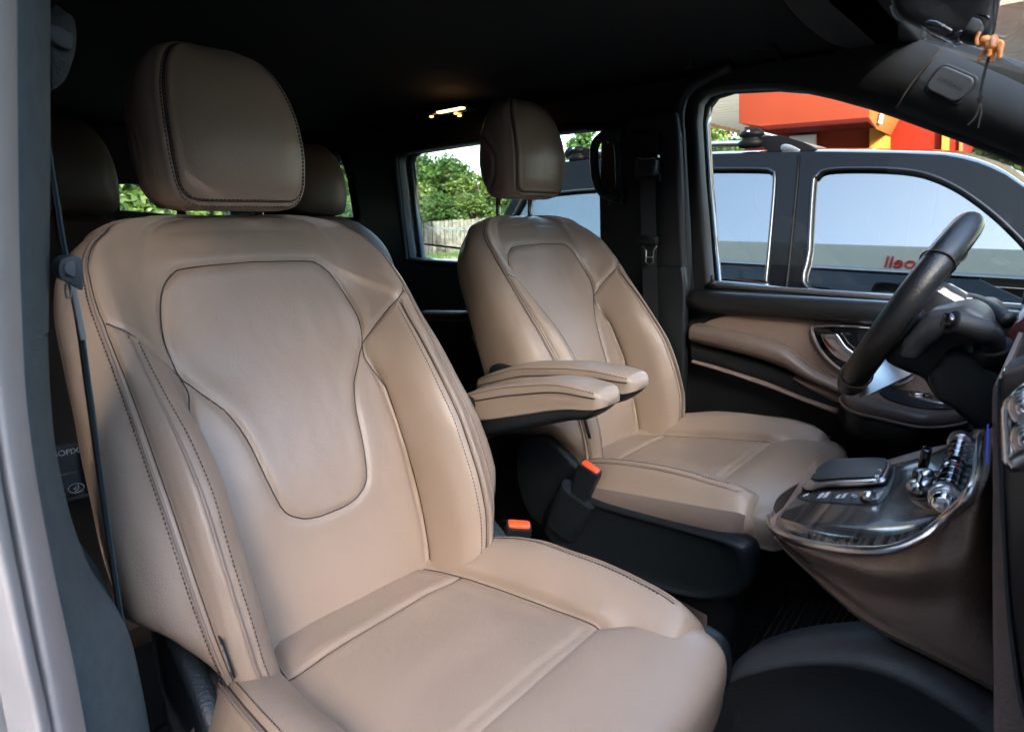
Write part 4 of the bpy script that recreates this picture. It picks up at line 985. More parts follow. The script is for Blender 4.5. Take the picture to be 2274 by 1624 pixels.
# ------------------------------------------------------------------ centre console
con = empty('centre_console', (-.1, .76, .3), 'brown leather centre console with glossy brushed top, touchpad and chrome trim', 'console')
ZT = [(-.34, .545), (-.26, .582), (-.21, .617), (-.166, .648), (-.10, .685), (-.06, .708), (-.04, .728), (-.024, .762), (-.012, .80), (.0, .85), (.01, .92)]
zcf = sinterp(ZT)
def atC(px, py, lift=0):
    d = Vector(at(px, py, Y=1.0))-Vector(CAM); lo_, hi_ = .35, 1.6
    f = lambda k: (Vector(CAM)+d*k).z-zcf((Vector(CAM)+d*k).x)-lift
    a, b_ = lo_, hi_
    for _ in range(50):
        m_ = (a+b_)/2
        if f(m_) > 0: a = m_
        else: b_ = m_
    return Vector(CAM)+d*a
near_e = [(1716, 1128), (1722, 1146), (1745, 1164), (1800, 1180), (1900, 1193), (1990, 1190), (2060, 1162), (2120, 1112), (2165, 1068), (2181, 1030), (2186, 990), (2189, 948)]
far_e = [(1718, 1120), (1726, 1100), (1745, 1080), (1780, 1060), (1830, 1045), (1900, 1034), (1960, 1025), (2010, 1014), (2060, 998), (2100, 982), (2140, 962), (2176, 944)]
A_ = [atC(p[0], p[1]) for p in smooth_pts([Vector((a, b_, 0)) for a, b_ in near_e], 5)]; B_ = [atC(p[0], p[1]) for p in smooth_pts([Vector((a, b_, 0)) for a, b_ in far_e], 5)]
G = []
for a, b2 in zip(A_, B_):
    row = [a+Vector((0, .0, -.010))]
    for f in np.linspace(0, 1, 25):
        v = a.lerp(b2, f); v.z = zcf(v.x) if 0 < f < 1 else v.z
        e = min(f, 1-f); v.z += -.006*math.exp(-(e/.05)**2); row.append(v)
    row.append(b2+Vector((0, 0, -.012))); G.append(row)
ctop_o = grid_mesh('console_top', G, BURR, con)
edge = [v+Vector((-.002, -.004, -.013)) for v in A_]
tube('chrome_trim', edge, .0048, SATIN, con, 10)
tube('chrome_trim', [v+Vector((0, .001, -.010)) for v in B_], .002, SATIN, con, 8)
top_px = [(1708, 1138), (1716, 1165), (1745, 1187), (1800, 1200), (1900, 1213), (1985, 1211), (2060, 1190), (2125, 1142), (2175, 1092), (2194, 1050), (2200, 1000), (2204, 948)]
bot_px = [(1708, 1152), (1716, 1188), (1745, 1225), (1790, 1268), (1850, 1325), (1905, 1372), (1960, 1408), (2030, 1443), (2090, 1473), (2150, 1504), (2205, 1534), (2230, 1548)]
Tp = smooth_pts([Vector((a, b_, 0)) for a, b_ in top_px], 5); Bp = smooth_pts([Vector((a, b_, 0)) for a, b_ in bot_px], 5)
G = []; Gm = []
for i, (p, q) in enumerate(zip(Tp, Bp)):
    a = edge[min(i, len(edge)-1)]; row = [a+Vector((0, .03, 0))]
    ty = a.y
    for f in np.linspace(0, 1, 28):
        y = ty*(1-f)+.70*f; bul = -.012*math.sin(math.pi*min(1, f*1.6))-.014*math.exp(-((f-.42)/.14)**2)+.010*math.exp(-((f-.62)/.12)**2)
        row.append(at(p[0]+(q[0]-p[0])*f, p[1]+(q[1]-p[1])*f, Y=y+bul*min(1, i/14)))
    row.append(row[-1]+Vector((0, .05, -.004))); row.append(row[-1]+Vector((0, .12, .03)))
    G.append(row)
grid_mesh('console_side', G, LEATHER_DK, con)
Gf = [[Vector((v.x, 1.52-v.y+.02, v.z)) for v in r] for r in G[8:]]
grid_mesh('console_side', Gf, LEATHER_DK, con)
def crv(px, n=4, lift=0, closed=True):
    return [atC(p[0], p[1], lift) for p in smooth_pts([Vector((a, b_, 0)) for a, b_ in px], n, closed)]
def slab(name, px, l0, l1, m, parent, n=3, bev=.0015):
    r = crv(px, n); up_ = [Vector(v)+Vector((-.45, 0, .89))*l1 for v in r]; dn = [Vector(v)+Vector((-.45, 0, .89))*l0 for v in r]; n_ = len(r)
    c_ = sum(up_, Vector())/n_
    vs = dn+up_; vs = vs+[c_]; fs = [(i, (i+1) % n_, n_+(i+1) % n_, n_+i) for i in range(n_)]+[tuple(range(n_))]+[(n_+i, n_+(i+1) % n_, 2*n_) for i in range(n_)]
    o = mesh(name, vs, fs, m, parent); 
    if bev: bevel(o, bev, 3, 50)
    return o
bz_ = slab('control_panel', [(1768, 1100), (1776, 1083), (1812, 1045), (1850, 1038), (1975, 1036), (1990, 1045), (1984, 1075), (1964, 1110), (1940, 1120), (1880, 1119), (1790, 1112)], -.004, .0015, BLK, con)
slab('touchpad_frame', [(1786, 1090), (1796, 1078), (1836, 1036), (1900, 1030), (1966, 1030), (1982, 1040), (1974, 1066), (1960, 1080), (1880, 1085), (1830, 1086), (1800, 1094)], .0015, .0085, SATIN, bz_, 3, .003)
slab('touchpad', [(1806, 1076), (1840, 1037), (1900, 1031), (1964, 1031), (1976, 1040), (1966, 1066), (1954, 1074), (1880, 1076)], .0085, .0105, mat('matt black pad', (.02, .018, .02), .5), bz_, 3, .002)
exC = Vector((0, -1, 0)); eyC = Vector((.886, 0, .46))
def txtC(name, s, px, py, size, parent, lift=.002, m=WHITE, sx=1, xa=None, ya=None):
    c_ = atC(px, py)+Vector((-.45, 0, .89))*lift
    return text(name, s, size, frame(c_, xa or exC, ya or eyC), m, parent, .0002, 0, sx=sx)
for s, a, b_ in (('TEL', 1790, 1101), ('RADIO\nMEDIA', 1829, 1102), ('NAVI\nMAP', 1868, 1104), ('VOLUME', 1951, 1103)):
    txtC('panel_text', s, a, b_, .0072, bz_, .0022)
for px_ in ((1806, 1094, 1800, 1110), (1850, 1093, 1843, 1113), (1893, 1094, 1888, 1115)):
    tube('button_gap', [atC(px_[0], px_[1], .002), atC(px_[2], px_[3], .002)], .0006, SEAM, bz_, 4)
tube('power_symbol', [atC(1897, 1100, .003)+Vector((.003*math.cos(a), .003*math.sin(a), 0)) for a in np.linspace(.6, 5.7, 12)], .0005, WHITE, bz_, 4)
tube('back_symbol', [atC(1948, 1043, .012), atC(1954, 1041, .012), atC(1955, 1046, .012)], .0007, WHITE, bz_, 4)
for dx_ in (0, 5): tube('menu_symbol', [atC(1944+dx_, 1055, .012), atC(1944+dx_, 1059, .012)], .0012, WHITE, bz_, 4)
tube('home_symbol', [atC(1940, 1071, .012), atC(1943, 1065, .012), atC(1946, 1071, .012)], .0009, WHITE, bz_, 4)
v0 = atC(1917, 1106, .004); v1 = atC(1935, 1106, .004); ax = (v1-v0).normalized()
tube('volume_roller', [v0+Vector((0, 0, .002)), v1+Vector((0, 0, .002))], .0070, SATIN, bz_, 24)
# drive selector plate
dsp = slab('selector_plate', [(2018, 1095), (2024, 1060), (2034, 1050), (2060, 1046), (2098, 1050), (2096, 1075), (2088, 1102), (2060, 1111), (2026, 1108)], -.004, .0018, BLK_GLOSS, con)
for px_, r1, m_ in (((2044, 1086), .0135, SATIN), ((2052, 1062), .0115, SATIN)):
    c_ = atC(*px_, .003); n_ = Vector((-.45, 0, .89))
    kb = tube('selector_knob', [c_, c_+n_*.006, c_+n_*.010, c_+n_*.0115], [r1, r1*.95, r1*.8, r1*.4], m_, dsp, 28)
slab('selector_tongue', [(2030, 1104), (2032, 1080), (2038, 1064), (2052, 1064), (2060, 1080), (2052, 1104), (2042, 1107)], .004, .014, CHROME, dsp, 3, .004)
c_ = atC(2048, 1042, .002); box('selector_grip', c_+Vector((0, 0, .016)), (.010, .020, .026), BLK_GLOSS, dsp, .003)
slab('selector_slot', [(2039, 1088), (2041, 1068), (2047, 1068), (2046, 1088)], .014, .018, BLK_GLOSS, dsp, 1, .001)
for a, b_ in ((2080, 1053), (2066, 1092), (2068, 1103)):
    q0 = atC(a, b_, .003); tube('selector_symbol', [q0+Vector((0, -.004, 0)), q0+Vector((.003, -.002, .001)), q0+Vector((.003, .003, .001)), q0+Vector((-.002, .004, 0)), q0+Vector((-.002, -.003, 0))], .0005, WHITE, dsp, 4, True)
# chrome switch roller bar
ra, rb_ = atC(2130, 985, .010), atC(2098, 1098, .010); dd = (rb_-ra)
roll = tube('switch_bar', [ra, rb_], .0105, BLK_GLOSS, con, 24)
for k in range(8):
    c_ = ra+dd*(.10+.80*k/7); tube('switch_divider', [c_-dd*.006, c_+dd*.006], .0107, CHROME, roll, 24)
for c_, e_ in ((ra-dd*.05, -1), (rb_+dd*.03, 1)):
    kn = tube('roller_knob', [c_-dd*.055, c_-dd*.05, c_+dd*.05, c_+dd*.055], [.0118, .0128, .0128, .0118], SATIN, roll, 30)
    for k in range(30):
        a = 2*math.pi*k/30; t_ = dd.normalized(); u_ = t_.orthogonal().normalized(); w_ = t_.cross(u_)
        if k % 3 == 0: pass
tube('roller_end', [rb_+dd*.09, rb_+dd*.13, rb_+dd*.15], [.0110, .0105, .007], CHROME, roll, 24)
tri = atC(2113, 1031, .0215); tube('hazard_symbol', [tri+Vector((0, -.005, -.001)), tri+Vector((.006, 0, .003)), tri+Vector((0, .005, -.001))], .0007, REDPR, roll, 5, True)
# rear lip of the console and blue light line
LEDB = mat('blue ambient light line', (.01, .03, .25), .4, emit=(.03, .10, 1), es=.035)
tube('light_line', [at(2193, 942, Y=.60), at(2192, 985, Y=.59), at(2190, 1030, Y=.58)], .0005, LEDB, con, 6)

# ------------------------------------------------------------------ dashboard
das = empty('dashboard', (.2, .75, .5), 'dashboard end with brown side strip, black textured front and chrome ringed air vents', 'dashboard')
def dprism(name, px, Y0, th, m, bev=.003, n=3, sm=True, parent=das):
    pp = XZ(px, Y0); 
    return prism(name, sm2(pp, n) if sm else pp, Y0, Y0+th, m, parent, bev)
dprism('dash_side', [(2204, 862), (2216, 858), (2226, 870), (2240, 1000), (2260, 1300), (2300, 1500), (2300, 1700), (2215, 1700), (2206, 1500), (2203, 1300), (2204, 1100), (2203, 960)], .585, .30, LEATHER_DK, .006, 2)
dprism('dash_edge', [(2214, 850), (2226, 850), (2229, 960), (2231, 1060), (2240, 1250), (2262, 1480), (2300, 1620), (2300, 1660), (2262, 1560), (2236, 1380), (2222, 1180), (2216, 1050), (2213, 940)], .560, .05, BLK_GLOSS, .003, 3)
DTEX = mat('black textured dash skin', (.022, .022, .025), .55, bump=1, bscale=420, kind='wave')
dprism('dash_front', [(2224, 838), (2262, 815), (2400, 780), (2400, 1620), (2300, 1600), (2268, 1500), (2246, 1330), (2236, 1180), (2230, 1060), (2226, 940)], .545, .05, DTEX, .008, 3)
for cy_, ry_ in ((905, 52), (968, 52)):
    pass
vo = dprism('vent_housing', [(2232, 902), (2246, 880), (2285, 850), (2330, 850), (2330, 1000), (2285, 1018), (2250, 1036), (2238, 1020), (2234, 960)], .528, .02, BLK_GLOSS, .003, 2)
tube('vent_trim', [at(a, b_, Y=.526) for a, b_ in ((2330, 838), (2275, 862), (2240, 892), (2234, 910), (2236, 1020), (2250, 1040), (2275, 1036), (2330, 1010))], .0032, CHROME, vo, 8)
for (cx_, cy_) in ((2272, 905), (2276, 975)):
    for r_, mm in ((28, CHROME), (20, SATIN), (11, CHROME)):
        tube('vent_ring', [at(cx_+r_*.9*math.cos(a), cy_+r_*1.1*math.sin(a), Y=.520-(28-r_)*.0004) for a in np.linspace(0, 2*math.pi, 33)[:-1]], .0026, mm, vo, 8, True)
    for k in range(-3, 4): tube('vent_blade', [at(cx_-16, cy_+k*5+3, Y=.522), at(cx_+20, cy_+k*5-6, Y=.522)], .0008, SATIN, vo, 5)
tube('vent_lower_trim', [at(a, b_, Y=.515) for a, b_ in ((2243, 1028), (2258, 1026), (2280, 1012), (2330, 990))], .006, SATIN, vo, 10)
dprism('instrument_hood', [(2226, 770), (2240, 735), (2262, 712), (2320, 700), (2320, 830), (2273, 846), (2236, 830)], 1.0, .35, mat('gloss dash painted red reflection', (.10, .018, .018), .15, coat=.5), .01, 3)  # dark red colour stands in for the red building's reflection on gloss
dprism('dash_core', [(2300, 760), (2600, 700), (2600, 1700), (2330, 1700)], .60, .90, BLK_SOFT, .01, 3, False)
prism('dash_body', [(.09, .10), (.06, .50), (.055, .74), (.085, .84), (.16, .872), (.62, .88), (.62, .10)], -.05, 1.52, BLK_SOFT, das, .02, 4)
# ------------------------------------------------------------------ interior mirror
mir = empty('rear_view_mirror', at(2110, 30, Y=.72), 'black rear view mirror housing with dimming lever hanging at the windscreen', 'mirror')
def mpt(a, b_, y): return at(a, b_, Y=y)
ol = [(1980, -40), (1980, 10), (1990, 36), (2020, 54), (2070, 76), (2120, 92), (2160, 102), (2190, 96), (2206, 70), (2216, 20), (2220, -40), (2100, -60)]
MC = (2100, 10)
G = []
for f, y in ((.02, .684), (.50, .682), (.80, .682), (.90, .684), (.955, .690), (.985, .700), (1.0, .715), (1.0, .750), (.97, .765), (.02, .775)):
    G.append([at(MC[0]+(p[0]-MC[0])*f, MC[1]+(p[1]-MC[1])*f, Y=y) for p in smooth_pts([Vector((a, b_, 0)) for a, b_ in ol], 4, True)])
mh = grid_mesh('mirror_housing', G, mat('satin black housing', (.004, .0045, .005), .45, bump=.2, bscale=500, spec=.3), mir, True, True)
def mpr(name, px, y0, th, m, bev=.002, parent=mh): return prism(name, XZ(px, y0), y0, y0+th, m, parent, bev)
mpr('button_panel', [(2040, 54), (2062, 42), (2080, 44), (2116, 64), (2112, 78), (2096, 82), (2060, 68)], .678, .03, BLK_GLOSS)
lv = mpr('dimming_lever', [(2150, 48), (2158, 38), (2176, 44), (2180, 52), (2172, 70), (2164, 74), (2142, 66)], .664, .035, GREYPL if False else mat('worn grey lever', (.05, .055, .06), .5, bump=.3, bscale=400), .004)
mpr('lever_base', [(2104, 82), (2122, 70), (2134, 64), (2140, 70), (2126, 84), (2108, 92)], .674, .03, BLK_GLOSS)
mpr('lens_panel', [(2160, 34), (2172, 27), (2196, 34), (2198, 42), (2190, 46)], .682, .02, BLK_GLOSS)
tube('button_symbol', [at(2094+3.0*math.cos(a), 57+2.2*math.sin(a), Y=.6775) for a in np.linspace(0, 6.28, 13)[:-1]], .00025, GREYPR, mh, 4, True)
mg_ = [at(a, b_, Y=.70) for a, b_ in ((1978, 14), (1983, 30), (1994, 42), (2010, 48))]
tube('mirror_edge', smooth_pts(mg_, 4), .0012, GREYPR, mh, 6)
# ------------------------------------------------------------------ hanging elephant charm
CH = .66
cord_m = mat('black cord', (.012, .012, .013), .6, bump=1, bscale=900, kind='wave')
el_c = at(2199, 102, Y=CH)
chm = empty('hanging_charm', el_c, 'small orange wooden elephant on a black cord hanging from the mirror', 'charm')
WOOD = mat('orange carved wood', (.70, .27, .085), .42, var=.2, vscale=160, bump=.6, bscale=500)
E_ = .78/1000
def ep(x, y, z): return el_c+Vector((x*.0022, y*.0022, z*.0022))  # unit ~ 1/22 of the body length
ex_ = (at(2210, 102, Y=CH)-at(2190, 102, Y=CH)).normalized()
pxm = (at(2210, 102, Y=CH)-at(2200, 102, Y=CH)).length/10   # metres per photo pixel here
def e3(px, py, dy=0): return at(px, py, Y=CH)+Vector((0, dy*pxm, 0))
body_s = []
cb = [(2184, 102, 9), (2190, 100, 13.5), (2198, 101, 15), (2208, 101, 15.5), (2217, 102, 14), (2224, 104, 9), (2227, 105, 3)]
body_s.append(tube_data(smooth_pts([e3(a, b_) for a, b_, r in cb], 5), [float(np.interp(i, np.arange(7)*5, [c[2]*pxm for c in cb])) for i in range(31)], 18))
hdp = [(2177, 88, 5), (2180, 88, 9), (2185, 90, 12.5), (2192, 93, 13), (2200, 96, 11)]
body_s.append(tube_data(smooth_pts([e3(a, b_, -1) for a, b_, r in hdp], 5), [float(np.interp(i, np.arange(5)*5, [c[2]*pxm for c in hdp])) for i in range(21)], 18))
trk = [(2183, 96, 7), (2176, 100, 5.5), (2170, 99, 5), (2168, 90, 4.5), (2170, 82, 4.2), (2173, 75, 4.5), (2173, 72, 3)]
body_s.append(tube_data(smooth_pts([e3(a, b_, -1) for a, b_, r in trk], 5), [float(np.interp(i, np.arange(7)*5, [c[2]*pxm for c in trk])) for i in range(31)], 14))
bd = multi('elephant_body', body_s, WOOD, chm)
for lg in (((2188, 112, 7), (2181, 121, 6), (2176, 130, 5.2), (2170, 131, 5.2)), ((2198, 112, 7), (2196, 122, 5.5), (2194, 127, 5.4)), ((2206, 112, 7.5), (2203, 124, 6), (2200, 134, 5.8), (2196, 136, 5)), ((2219, 108, 8), (2220, 120, 6.2), (2218, 130, 6), (2214, 131, 5.2))):
    i_ = len(lg); L_ = smooth_pts([e3(a, b_, 6 if lg[0][0] in (2206, 2188) else -7) for a, b_, r in lg], 4)
    mesh('elephant_leg', *tube_data(L_, [float(np.interp(j, np.arange(i_)*4, [c[2]*pxm for c in lg])) for j in range(len(L_))], 14), WOOD, bd)
earp = [(2197, 88), (2200, 80), (2207, 77), (2214, 80), (2217, 88), (2213, 98), (2206, 107), (2199, 106), (2196, 97)]
prism('elephant_ear', sm2(XZ(earp, CH-14*pxm), 4), CH-16*pxm, CH-12.5*pxm, WOOD, bd, 1.2*pxm)
prism('elephant_ear', sm2(XZ(earp, CH+8*pxm), 4), CH+8*pxm, CH+11*pxm, WOOD, bd, 1.2*pxm)
prism('ear_inner', sm2(XZ([(2199, 88), (2202, 83), (2208, 81), (2212, 88), (2208, 97), (2203, 103), (2199, 98)], CH-16*pxm), 4), CH-17*pxm, CH-15.6*pxm, mat('pale pink ear', (.75, .45, .36), .5), bd, .4*pxm)
prism('saddle_mark', sm2(XZ([(2214, 96), (2218, 90), (2224, 92), (2227, 99), (2222, 106), (2215, 104)], CH-13*pxm), 3), CH-15*pxm, CH-11*pxm, WOOD, bd, 1.0*pxm)
tube('elephant_tail', [e3(2226, 99), e3(2228, 104), e3(2227, 110)], 1.3*pxm, WOOD, bd, 8)
c1 = [e3(2206, -60), e3(2207, 20), e3(2205, 60), e3(2203, 84)]; c2_ = [e3(2217, -60, 3), e3(2214, 20, 3), e3(2208, 62, 2), e3(2204, 84, 1)]
tube('cord', c1, 2.0*pxm, cord_m, chm, 8); tube('cord', c2_, 2.0*pxm, cord_m, chm, 8)
tube('cord', smooth_pts([e3(2195, 122), e3(2188, 146), e3(2180, 176), e3(2176, 202), e3(2175, 216)], 5), 2.0*pxm, cord_m, chm, 8)
tube('cord', smooth_pts([e3(2196, 122, 2), e3(2190, 150, 2), e3(2183, 178, 2), e3(2179, 202, 2), e3(2178, 216, 2)], 5), 2.0*pxm, cord_m, chm, 8)
for dy_ in (0, 4.5, 8.5):
    tube('cord_knot', [e3(2176+7.5*math.cos(a)*(1-.05*dy_), 220+dy_-3+2.6*math.sin(a)-.25*7*math.cos(a), -3*math.sin(a)) for a in np.linspace(0, 6.283, 19)[:-1]], 2.1*pxm, cord_m, chm, 8, True)
CT = mat('grey cord tail', (.09, .09, .09), .6, bump=1, bscale=900, kind='wave')
tube('cord_tail', smooth_pts([e3(2175, 229), e3(2170, 250), e3(2162, 264), e3(2148, 278)], 5), 1.7*pxm, CT, chm, 8)
tube('cord_tail', smooth_pts([e3(2178, 229, 1), e3(2178, 250, 1), e3(2174, 268, 1), e3(2171, 284, 1)], 5), 1.7*pxm, CT, chm, 8)

# ------------------------------------------------------------------ seat belts and buckles
def strap(name, P, w, wd, th, m, parent):
    """flat webbing along P, width along direction wd"""
    G = []; wd = Vector(wd).normalized()
    for i, p in enumerate(P):
        t = (P[min(i+1, len(P)-1)]-P[max(i-1, 0)]).normalized(); s_ = (wd-t*wd.dot(t)).normalized(); n_ = t.cross(s_)
        G.append([p-s_*w/2-n_*th/2, p-s_*w/2+n_*th/2, p+s_*w/2+n_*th/2, p+s_*w/2-n_*th/2])
    o = grid_mesh(name, G, m, parent, True, True); return auto(o)
fb_ = empty('seat_belt', (-.93, 1.44, .8), 'black seat belt hanging flat down the far door pillar', 'seat belt', 'front seat belts')
P = smooth_pts([at(1438, 395, Y=1.445), at(1438, 450, Y=1.445), at(1440, 530, Y=1.445), at(1443, 640, Y=1.445), at(1447, 760, Y=1.445), at(1452, 880, Y=1.43)], 4)
strap('webbing', P, .047, (1, 0, 0), .002, WEB, fb_)
box('belt_guide', at(1437, 372, Y=1.43), (.062, .035, .055), BLK, fb_, .012); box('belt_guide_cap', at(1440, 350, Y=1.425), (.066, .03, .014), BLK_GLOSS, fb_, .005)
tg_ = box('belt_tongue', at(1438, 533, Y=1.435), (.062, .016, .024), BLK, fb_, .006)
ty = 1.436
lp = [at(a, b_, Y=ty) for a, b_ in ((1426, 546), (1434, 556), (1434, 582), (1442, 588), (1450, 582), (1451, 556), (1458, 546))]
tube('tongue_blade', lp, .0022, STEEL, tg_, 8); tube('tongue_blade', [at(1434, 571, Y=ty), at(1450, 571, Y=ty)], .0022, STEEL, tg_, 8)
nb = empty('seat_belt', (-.62, .08, .8), 'black seat belt seen edge on beside the near seat, grey tongue clipped to it', 'seat belt', 'front seat belts')
NP = [at(a, b_, X=-.645) for a, b_ in ((104, 330), (122, 440), (138, 540), (160, 640), (178, 740), (200, 900), (225, 1080), (248, 1240), (272, 1400), (285, 1480))]
NPs = smooth_pts(NP, 5)
strap('webbing', NPs, .044, (1, -.105, 0), .0035, WEB, nb)
tube('webbing_edge', [p+Vector((.022, -.0023+.001, 0)) for p in NPs], .0011, WEB_EDGE, nb, 5)
tq = [(p.x, p.z) for p in (at(a, b_, Y=.064) for a, b_ in ((116, 590), (118, 575), (130, 566), (150, 566), (166, 572), (169, 590), (168, 640), (160, 634), (140, 626), (122, 615)))]
to_ = prism('belt_tongue', sm2([(p.y, p.z) for p in (at(a, b_, X=-.60) for a, b_ in ((118, 596), (122, 576), (138, 567), (158, 567), (168, 574), (170, 606), (170, 638), (158, 632), (142, 624), (124, 614)))], 3), -.605, -.575, mat('tongue grey plastic', (.05, .055, .06), .35), nb, .004, axis='X')
prism('tongue_inset', sm2([(p.y, p.z) for p in (at(a, b_, X=-.573) for a, b_ in ((142, 594), (146, 584), (156, 581), (167, 582), (166, 612), (156, 612), (146, 606)))], 3), -.577, -.572, mat('tongue inset', (.10, .105, .11), .4), to_, .001, axis='X')
tube('tongue_slot', smooth_pts([at(a, b_, X=-.60) for a, b_ in ((146, 630), (146, 648), (150, 660), (156, 656), (157, 640))], 3), .0011, STEEL, to_, 8)
box('belt_clip', at(172, 690, X=-.620), (.006, .0045, .052), mat('grey clip', (.25, .25, .25), .4), to_, .001)

def buckle(parent, o, d, w, label=None):
    """belt buckle: o = centre of the top face, d = direction down the body, w = width direction"""
    d = Vector(d).normalized(); w = Vector(w); w = (w-d*w.dot(d)).normalized(); n_ = d.cross(w)
    bx_ = []
    for s_, a_, b_ in ((.0, .0135, .023), (.012, .0145, .0245), (.06, .0125, .0215), (.075, .010, .018)):
        bx_.append([Vector(o)+d*s_+n_*a_*math.copysign(abs(math.cos(t))**.35, math.cos(t))+w*b_*math.copysign(abs(math.sin(t))**.35, math.sin(t)) for t in np.linspace(0, 2*math.pi, 33)[:-1]])
    bo = grid_mesh('buckle', bx_, BLK, parent, True, True); auto(bo, 50)
    bt = []
    for s_, k_ in ((.004, 1), (-.0035, 1), (-.005, .86)):
        bt.append([Vector(o)+d*s_+n_*.0085*k_*math.copysign(abs(math.cos(t))**.3, math.cos(t))-n_*.0005+w*.0195*k_*math.copysign(abs(math.sin(t))**.3, math.sin(t)) for t in np.linspace(0, 2*math.pi, 33)[:-1]])
    auto(grid_mesh('release_button', bt, ORANGE, bo, True, True), 50)
    return bo
o1 = at(1152, 1165, Y=.655); buckle(near_seat, o1, (-.30, .05, -1), (.62, .8, -.30))
strap('buckle_stem', [o1+Vector((-.02, 0, -.07)), o1+Vector((-.05, .0, -.16))], .035, (1, .3, 0), .012, BLK, near_seat)
o2 = at(1311, 1037, Y=.865); buckle(far_seat, o2, (-.34, -.02, -1), (.85, .1, -.42))
bs_ = []
for f, sx_ in ((0, 1.0), (.04, 1.03), (.5, 1.0), (1, .9)):
    c_ = at(1285, 1095, Y=.865).lerp(at(1245, 1170, Y=.865), f)
    bs_.append([c_+Vector((.040*sx_*math.copysign(abs(math.cos(t))**.6, math.cos(t)), .022*math.sin(t), -.018*math.cos(t))) for t in np.linspace(0, 2*math.pi, 33)[:-1]])
auto(grid_mesh('buckle_sleeve', bs_, BLK, far_seat, True, True), 50)
# ------------------------------------------------------------------ dark car parked alongside
car = empty('parked_car', (-1.2, 3.4, -.45), 'glossy black car with silver roof rail parked right beyond the driver window', 'car')
CY = 2.70; LEAN = R_(17)
BZ = .66                                   # belt height; side glass leans inwards above it
cn = Vector((0, -math.cos(LEAN), math.sin(LEAN)))
CP = Vector((0, CY, BZ))
def atS(px, py, off=0):
    d = Vector(at(px, py, Y=1.0))-Vector(CAM); k = ((CP+cn*off)-Vector(CAM)).dot(cn)/d.dot(cn); return Vector(CAM)+d*k
SM = Matrix(((1, 0, 0, 0), (0, math.sin(LEAN), cn.y, CY), (0, math.cos(LEAN), cn.z, BZ), (0, 0, 0, 1)))
SMi = SM.inverted()
def L2(px, off=0): return [((SMi @ atS(a, b_, off)).x, (SMi @ atS(a, b_, off)).y) for a, b_ in px]
CARP = mat('black car paint', (.0012, .0013, .0018), .05, spec=.10); BLKO = mat('sunlit black plastic', (.002, .002, .0025), .5, spec=.05)
CARG = glass_mat('dark car glass', (.10, .11, .11), 3.3, 1.6); FRM = mat('dark chrome frame', (.035, .036, .04), .35, 1)
w_r = sm2(L2([(1118, 600), (1135, 520), (1165, 448), (1235, 432), (1330, 424), (1362, 424), (1366, 600), (1240, 602)]), 2)
w_m = sm2(L2([(1420, 622), (1412, 500), (1412, 400), (1440, 382), (1550, 380), (1690, 380), (1717, 386), (1724, 402), (1715, 520), (1705, 624), (1700, 634), (1560, 627)]), 3)
w_f = sm2(L2([(1799, 644), (1800, 560), (1808, 420), (1816, 396), (1840, 382), (1920, 379), (2010, 383), (2070, 396), (2130, 424), (2190, 466), (2240, 510), (2290, 565), (2330, 640), (2335, 690), (2200, 676), (1990, 658)]), 4)
roof = L2([(1060, 640), (1100, 520), (1150, 430), (1200, 385), (1260, 362), (1400, 352), (1550, 347), (1800, 341), (2000, 345), (2100, 350), (2170, 366), (2230, 392), (2300, 440), (2380, 520), (2440, 600), (2470, 720)])
side = plate('upper_body', roof+[(roof[-1][0], -.02), (roof[0][0], -.02)], [w_r, w_m, w_f], SM, .05, .012, CARP, car)
for nm, w_ in (('rear_quarter_glass', w_r), ('rear_window', w_m), ('front_window', w_f)):
    M2 = SM.copy(); M2.translation += cn*.006
    g_ = plate(nm, grow(w_, .012), [], M2, .005, .0006, CARG, car)
    tube('window_frame', [SM @ Vector((a, b_, .030)) for a, b_ in w_], .0085, FRM if nm != 'rear_quarter_glass' else BLK_GLOSS, g_, 8, True)
# roof skin curving inwards from the roofline
rr_ = smooth_pts([SM @ Vector((a, b_, .02)) for a, b_ in roof[2:13]], 4); G = []
for p in rr_:
    G.append([p+Vector((0, y_, .055*math.sin(math.pi*min(1, y_/1.5))**.6 if y_ > 0 else 0)) for y_ in (0, .03, .08, .2, .4, .75, 1.1, 1.35, 1.5)])
grid_mesh('roof', G, CARP, car)
# far side of the cabin
plate('upper_body', roof+[(roof[-1][0], -.02), (roof[0][0], -.02)], [w_r, w_m, w_f], Matrix(((1, 0, 0, 0), (0, -math.sin(LEAN), 0, CY+1.72), (0, math.cos(LEAN), 0, BZ), (0, 0, 1, 0))) if False else Matrix(((1, 0, 0, 0), (0, -math.sin(LEAN), -cn.y, CY+1.72), (0, math.cos(LEAN), cn.z, BZ), (0, 0, 0, 1))), .05, .012, CARP, car)
# lower body as a loft along the length
G = []
x_l, x_r = roof[0][0]-.15, roof[-1][0]+.9
for x in np.linspace(x_l, x_r, 40):
    e = max(0, (x-(x_r-.35))/.35)+max(0, ((x_l+.25)-x)/.25); tp = BZ+.012-.04*max(0, (x-roof[-1][0])/.9)-.08*e
    G.append([(x, CY+.06+.1*e, tp), (x, CY-.02+.12*e, tp-.01), (x, CY-.05+.14*e, tp-.06), (x, CY-.062+.14*e, .45), (x, CY-.05+.14*e, .25), (x, CY-.055+.14*e, .0), (x, CY+.0+.1*e, -.2), (x, CY+1.7-.1*e, -.2), (x, CY+1.76-.14*e, .3), (x, CY+1.66-.12*e, tp)])
grid_mesh('lower_body', G, CARP, car, True, True)
bl = [SM @ Vector((x, .006, .032)) for x in np.linspace(roof[0][0]+.1, roof[-1][0]-.1, 12)]
tube('belt_moulding', bl, .011, SATIN, car, 8)
dj = [atS(a, b_, .028) for a, b_ in ((1773, 345), (1770, 400), (1760, 500), (1750, 600), (1744, 650))]
